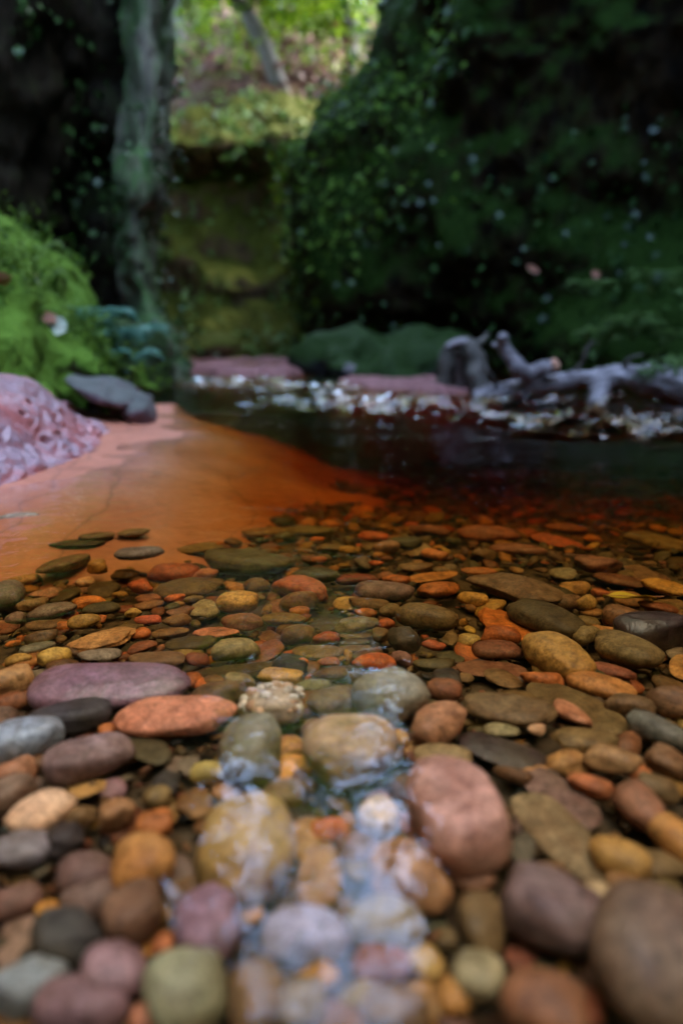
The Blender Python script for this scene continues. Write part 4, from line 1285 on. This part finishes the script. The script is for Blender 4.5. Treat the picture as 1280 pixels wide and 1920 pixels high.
    (25, 1445, 42, 24, 0, 'pk', 'o', None, None), (15, 1492, 52, 34, 0, 'pg', 'o', None, None), (1262, 1570, 56, 30, -25, 'oc', 'o', None, None), (978, 1590, 24, 30, 0, 'gy', 'r', None, None),
    (768, 1637, 86, 58, -12, 'tn', 'a', 'grey-tan blocky stone under white reflections left of the large pink stone', 'grey-tan block'), (900, 1732, 46, 56, 0, 'ol', 'r', None, None), (885, 1650, 42, 22, -5, 'rb', 'o', None, None), (895, 1832, 48, 44, 0, 'gg', 'r', 'grey-green round pebble at the bottom right of centre', None),
    (720, 1730, 80, 46, -8, 'gg', 'o', None, None), (715, 1815, 58, 36, -5, 'rb', 'o', None, None), (800, 1808, 38, 30, 0, 'yl', 'r', None, None), (672, 1872, 42, 32, 0, 'gg', 'r', None, None), (740, 1898, 66, 40, 0, 'br', 'o', None, None),
    (850, 1872, 32, 32, 0, 'oc', 'r', None, None), (1020, 1885, 80, 62, 0, 'rb', 'r', None, None), (1160, 1612, 56, 36, -10, 'oc', 'o', None, None), (1175, 1662, 40, 24, 0, 'tn', 'o', None, None), (712, 1530, 44, 36, 10, 'wt', 'r', None, None),
    (620, 1552, 38, 22, 5, 'or', 'o', None, None), (400, 1448, 44, 24, 0, 'yl', 'o', None, None), (835, 1765, 22, 20, 0, 'ol', 'r', None, None), (35, 968, 38, 8, 0, 'bg', 'f', 'flat blue-grey stone lying alone in the shallows at left', None),
    (530, 1495, 44, 28, 0, 'ol', 'o', None, None), (960, 1450, 36, 16, -8, 'br', 'o', None, None), (1200, 1450, 22, 16, 0, 'or', 'r', None, None), (1235, 1480, 40, 26, 0, 'ol', 'o', None, None),
]

SHAPE = {'o': (6, 6.0, 0.16), 'r': (6, 5.0, 0.11), 'a': (12, 16.0, 0.14), 'f': (8, 9.0, 0.12)}


def solve_stone(cx, cy, a, b, rot, shape):
    """real half axes on the ground, thickness and centre for a flat-lying stone that looks (a, b, rot) from the camera"""
    th = math.radians(rot)
    c, s = math.cos(th), math.sin(th)
    z = -0.04
    T = 0.01
    for _ in range(8):
        g = G(cx, cy, z)
        d = np.linalg.norm(g - np.array([0, 0, CAM_H]))
        dep = d / math.sqrt(1 + ((cx - 640) / FPX) ** 2 + ((cy - 960) / FPX) ** 2)
        k = dep / FPX
        el = math.atan2(CAM_H - z, math.hypot(g[0], g[1]))
        A, B = a * k, b * k
        Sxx = (A * c) ** 2 + (B * s) ** 2
        Syy = (A * s) ** 2 + (B * c) ** 2
        Sxy = (A * A - B * B) * c * s
        se, ce = math.sin(el), math.cos(el)
        want = {'o': 0.52, 'r': 0.62, 'a': 0.55, 'f': 0.45}[shape]
        best = None
        deep = -max(bed_quick(g[0], g[1]), slab_z(g[0], g[1]))
        for T in np.linspace(0.6, 0.1, 26) * B / ce * 1.6:
            T = min(T, max(0.002, (deep - 0.006) / 1.85))          # stays under the water
            gyy = (Syy - (T * ce) ** 2) / se ** 2
            if gyy <= 0:
                continue
            gm = np.array([[Sxx, Sxy / se], [Sxy / se, gyy]])
            w, U = np.linalg.eigh(gm)
            if w[0] <= 0:
                continue
            ratio = math.sqrt(w[0] / w[1])
            best = (T, w, U)
            if ratio >= want and T <= 0.8 * math.sqrt(w[0]):
                break
        T, w, U = best if best else (B * 0.5, np.array([B * B, A * A]), np.array([[0, 1.], [1, 0]]))
        w = np.maximum(w, (0.12 * A) ** 2)
        floor = max(bed_quick(g[0], g[1]), slab_z(g[0], g[1]))
        z = floor + T * 0.85 + 0.003
    lin = np.zeros((3, 3))
    lin[:2, :2] = U @ np.diag(np.sqrt(w))
    lin[2, 2] = T
    ctr = G(cx, cy, z)
    # turn the ground axes with the viewing direction
    az = math.atan2(ctr[0], ctr[1])
    R = np.array([[math.cos(az), math.sin(az), 0], [-math.sin(az), math.cos(az), 0], [0, 0, 1]])
    return ctr, R @ lin


DIRS = ['right of', 'behind and right of', 'behind', 'behind and left of', 'left of', 'in front and left of', 'in front of', 'in front and right of']
LM = [(h[0], h[1], h[8]) for h in H if h[8]] + [(515, 1318, 'white quartz cluster'), (1180, 1121, 'yellow leaf')]
used = set(h[7] for h in H if h[7])


def auto_label(cx, cy, a, b, cname, shape):
    size = 'tiny' if a * b < 180 else 'small' if a * b < 420 else 'medium' if a * b < 1100 else 'large'
    sh = {'r': 'round', 'o': 'oval', 'a': 'angular', 'f': 'flat'}[shape]
    if shape == 'o' and a > 2.6 * b:
        sh = 'long'
    near = sorted(LM, key=lambda l: math.hypot(l[0] - cx, (l[1] - cy) * 1.8))
    for n in near[:8]:
        dx, dy = cx - n[0], -(cy - n[1]) * 1.8
        dirn = DIRS[int(((math.degrees(math.atan2(dy, dx)) + 360 + 22.5) % 360) // 45)]
        dist = math.hypot(dx, dy)
        adv = 'just ' if dist < 110 else '' if dist < 260 else 'some way '
        lab = f'{size} {cname} {sh} pebble {adv}{dirn} the {n[2]}'
        if lab not in used:
            used.add(lab)
            return lab
    return None


footprints = []
r_h = np.random.default_rng(77)
for i, (cx, cy, a, b, rot, ck, sh, lab, lm) in enumerate(H):
    ctr, lin = solve_stone(cx, cy, a, b, rot, sh)
    pl, pw, na = SHAPE[sh]
    if a > 45 and sh in 'or':
        pl, pw, na = 4, 4.5, 0.10
    me = pebble_mesh('pebble', None, 300 + i, pl, pw, na, 4 if a > 60 else 3, lin, 0.80 if sh in 'or' and a > 45 else 0.88)
    o = link_mesh('pebble', me, M['pebble_wet'] if lm in ('mauve loaf stone', 'shiny black humped stone', 'glinting dark stone', 'pale blue oval') else M['pebble'])
    o.location = ctr
    c = np.array(PAL[ck][0]) * (1 + r_h.normal(0, 0.07, 3)) * (1 + r_h.normal(0, 0.1))
    o.color = (*np.clip(c, 0.01, 0.9), 1)
    nm = PAL[ck][1]
    lab = lab or auto_label(cx, cy, a, b, nm, sh)
    tag(o, lab or f'{nm} pebble on the stream bed among its neighbours', 'pebble', 'pebbles on the stream bed')
    footprints.append((cx, cy, a, b, rot))

# white quartz cluster: a lump with a crust of small pale pieces
qc = G(515, 1318, -0.028)
quartz = empty('quartz_cluster', qc)
r_q = np.random.default_rng(3)
me = pebble_mesh('core', (0.021, 0.018, 0.010), 8, 8, 8, 0.1, 3)
core = link_mesh('core', me, M['pebble'], quartz)
core.color = (0.40, 0.27, 0.18, 1)
for k in range(34):
    d = unit(1)[0]
    d[2] = abs(d[2]) * 0.8
    s = 0.0022 + 0.0030 * r_q.random()
    me = pebble_mesh('crystal', (s, s * 0.9, s * 0.8), 900 + k, 9, 14, 0.1, 2)
    o = link_mesh('crystal', me, M['pebble'], quartz)
    o.location = d * np.array([0.021, 0.018, 0.011])
    cc = (0.72, 0.60, 0.48) if k % 3 else (0.52, 0.30, 0.18)
    o.color = (*cc, 1)
tag(quartz, 'white and rusty crusted quartz lump right of the salmon-pink stone', 'quartz')

# the yellow leaf on the bed
lp = G(1180, 1121, -0.045)
fallen_leaf(lp, 0.052, 0.028, 2.9, M['leaf_yellow'], 'yellow veined leaf lying under water at the right', (0.25, 0.1))

# ------------------------------------------------------------------ filler stones between the named ones


def project(p):
    d = np.asarray(p, float) - np.array([0, 0, CAM_H])
    zc = d[:, 1] * CP - d[:, 2] * SP
    yc = d[:, 1] * SP + d[:, 2] * CP
    return 640 + FPX * d[:, 0] / zc, 960 - FPX * yc / zc, zc


r_f = np.random.default_rng(5)
FK = ['ol', 'od', 'br', 'rb', 'oc', 'rd', 'or', 'tn', 'gy', 'gg', 'pg', 'yl', 'dk']
FW = np.array([0.20, 0.14, 0.16, 0.14, 0.09, 0.06, 0.04, 0.06, 0.04, 0.04, 0.02, 0.03, 0.02])
FW = FW / FW.sum()
NK = ['br', 'pg', 'tn', 'gy', 'rb', 'mv', 'ol', 'bg', 'dk', 'oc', 'rd', 'pk']
NW = np.array([0.26, 0.1, 0.16, 0.09, 0.13, 0.04, 0.08, 0.03, 0.05, 0.06, 0.02, 0.02])
NW = NW / NW.sum()


def pick_colour(y):
    if r_f.random() < 1 - sstep(0.34, 0.6, y):
        return NK[r_f.choice(len(NK), p=NW)]
    return FK[r_f.choice(len(FK), p=FW)]


cand = []
n_c = 11000
cy_ = 0.12 + 2.6 * r_f.random(n_c) ** 1.35
cx_ = (r_f.random(n_c) * 2 - 1) * (0.18 + 0.62 * cy_)
sz = np.clip(r_f.lognormal(math.log(0.0072), 0.5, n_c), 0.0035, 0.021) * (0.75 + 0.35 * np.clip(cy_, 0, 1.4))
order = np.argsort(-sz)
fp = np.array(footprints)
ca, sa = np.cos(np.radians(fp[:, 4])), np.sin(np.radians(fp[:, 4]))
placed = np.zeros((0, 3))
zz = bed_z(cx_, cy_)
for i in order:
    x, y, s = cx_[i], cy_[i], sz[i]
    if slab_z(x, y) > zz[i] + 0.004:
        continue
    if len(placed):
        d = np.hypot(placed[:, 0] - x, placed[:, 1] - y)
        if np.any(d < 0.5 * (placed[:, 2] + s)):
            continue
    placed = np.concatenate([placed, [[x, y, s]]])
    floor = max(zz[i], slab_z(x, y))
    px, py, zc = project(np.array([[x, y, floor + 0.3 * s]]))
    px, py, zc = px[0], py[0], zc[0]
    dx, dy = px - fp[:, 0], -(py - fp[:, 1])
    e = ((dx * ca + dy * sa) / fp[:, 2]) ** 2 + ((-dx * sa + dy * ca) / fp[:, 3]) ** 2
    cover = e.min()
    if cover < 0.45:
        continue
    cand.append((x, y, floor, s, px, py, FPX * s / zc, cover))

SHARED = []
for k in range(18):
    sh = ('o', 'a', 'f', 'a')[k % 4]
    pl, pw, na = SHAPE[sh]
    me = pebble_mesh('pebble', (1, 1, 1), 700 + k, pl, pw, na, 3)
    me.materials.append(M['pebble'])
    me.polygons.foreach_set('use_smooth', np.ones(len(me.polygons), bool))
    SHARED.append((me, sh))

vis = sorted([c for c in cand if c[7] > 1.0 and 5 < c[4] < 1275 and 985 < c[5] < 1915], key=lambda c: -c[6])
n_single = 300 - len(H)
singles = set()
LOWS = []
for c in vis:
    if len(singles) >= n_single:
        break
    x, y, floor, s, px, py, rp, cover = c
    me, sh = SHARED[r_f.integers(len(SHARED))]
    ck = pick_colour(y)
    asp = r_f.uniform(0.6, 0.95)
    hh = s * (r_f.uniform(0.2, 0.3) if sh == 'f' else r_f.uniform(0.3, 0.5))
    lab = auto_label(px, py, rp, rp * 0.55, PAL[ck][1], sh)
    if lab is None:
        continue
    singles.add(c)
    o = bpy.data.objects.new('pebble', me)
    col.objects.link(o)
    o.location = (x, y, floor + hh * 0.45)
    o.scale = (s, s * asp, hh)
    o.rotation_euler = (r_f.normal(0, 0.12), r_f.normal(0, 0.12), r_f.random() * 6.28)
    cc = np.array(PAL[ck][0]) * (1 + r_f.normal(0, 0.08, 3)) * (1 + r_f.normal(0, 0.15))
    o.color = (*np.clip(cc, 0.01, 0.9), 1)
    tag(o, lab, 'pebble', 'pebbles on the stream bed')

# everything smaller: one bed of gravel
VV, FF, TT = [], [], []
nv = 0
rest = [c for c in cand if c not in singles]
n_fine = 5200
fy = 0.12 + 1.5 * r_f.random(n_fine) ** 1.25
fx = (r_f.random(n_fine) * 2 - 1) * (0.18 + 0.6 * fy)
fz = bed_z(fx, fy)
for k in range(n_fine):
    if slab_z(fx[k], fy[k]) < fz[k] + 0.004:
        rest.append((fx[k], fy[k], fz[k], 0.0022 + 0.0035 * r_f.random() ** 2, 0, 0, 0, 0))
LV = {1: [pebble_shape(800 + k, 7, 8, 0.1, 1) for k in range(8)], 2: [pebble_shape(820 + k, (6, 12)[k % 2], (6, 18)[k % 2], 0.16, 2) for k in range(14)]}
for (x, y, floor, s, px, py, rp, cover) in rest:
    lev = 2 if s > 0.006 else 1
    V, F = LV[lev][r_f.integers(len(LV[lev]))]
    asp = r_f.uniform(0.45, 0.95)
    hh = s * r_f.uniform(0.2, 0.45)
    a = r_f.random() * 6.28
    tx, ty = r_f.normal(0, 0.2, 2)
    R = np.array(Matrix.Rotation(a, 3, 'Z') @ Matrix.Rotation(tx, 3, 'X') @ Matrix.Rotation(ty, 3, 'Y'))
    W = (V * np.array([s, s * asp, hh])) @ R.T + np.array([x, y, floor + hh * 0.4])
    ck = pick_colour(y)
    cc = np.clip(np.array(PAL[ck][0]) * (1 + r_f.normal(0, 0.08, 3)) * (1 + r_f.normal(0, 0.18)), 0.01, 0.9)
    VV.append(W)
    FF.append(np.array(F) + nv)
    cc = cc * (0.5 if s < 0.006 else 0.75)  # tint darkened to stand for shade in the gaps between stones
    TT.append(np.tile([*cc, r_f.random()], (len(W), 1)))
    nv += len(W)
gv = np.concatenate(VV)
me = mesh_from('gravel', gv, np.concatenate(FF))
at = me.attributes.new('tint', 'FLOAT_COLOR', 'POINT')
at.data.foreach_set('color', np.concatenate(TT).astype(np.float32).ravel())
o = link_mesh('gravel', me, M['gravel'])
tag(o, 'small mixed gravel filling the gaps between the pebbles', None, None, 'stuff')
print('stones', len(H), 'singles', len(singles), 'gravel', len(rest), 'tris', sum(len(m.polygons) for m in bpy.data.meshes))
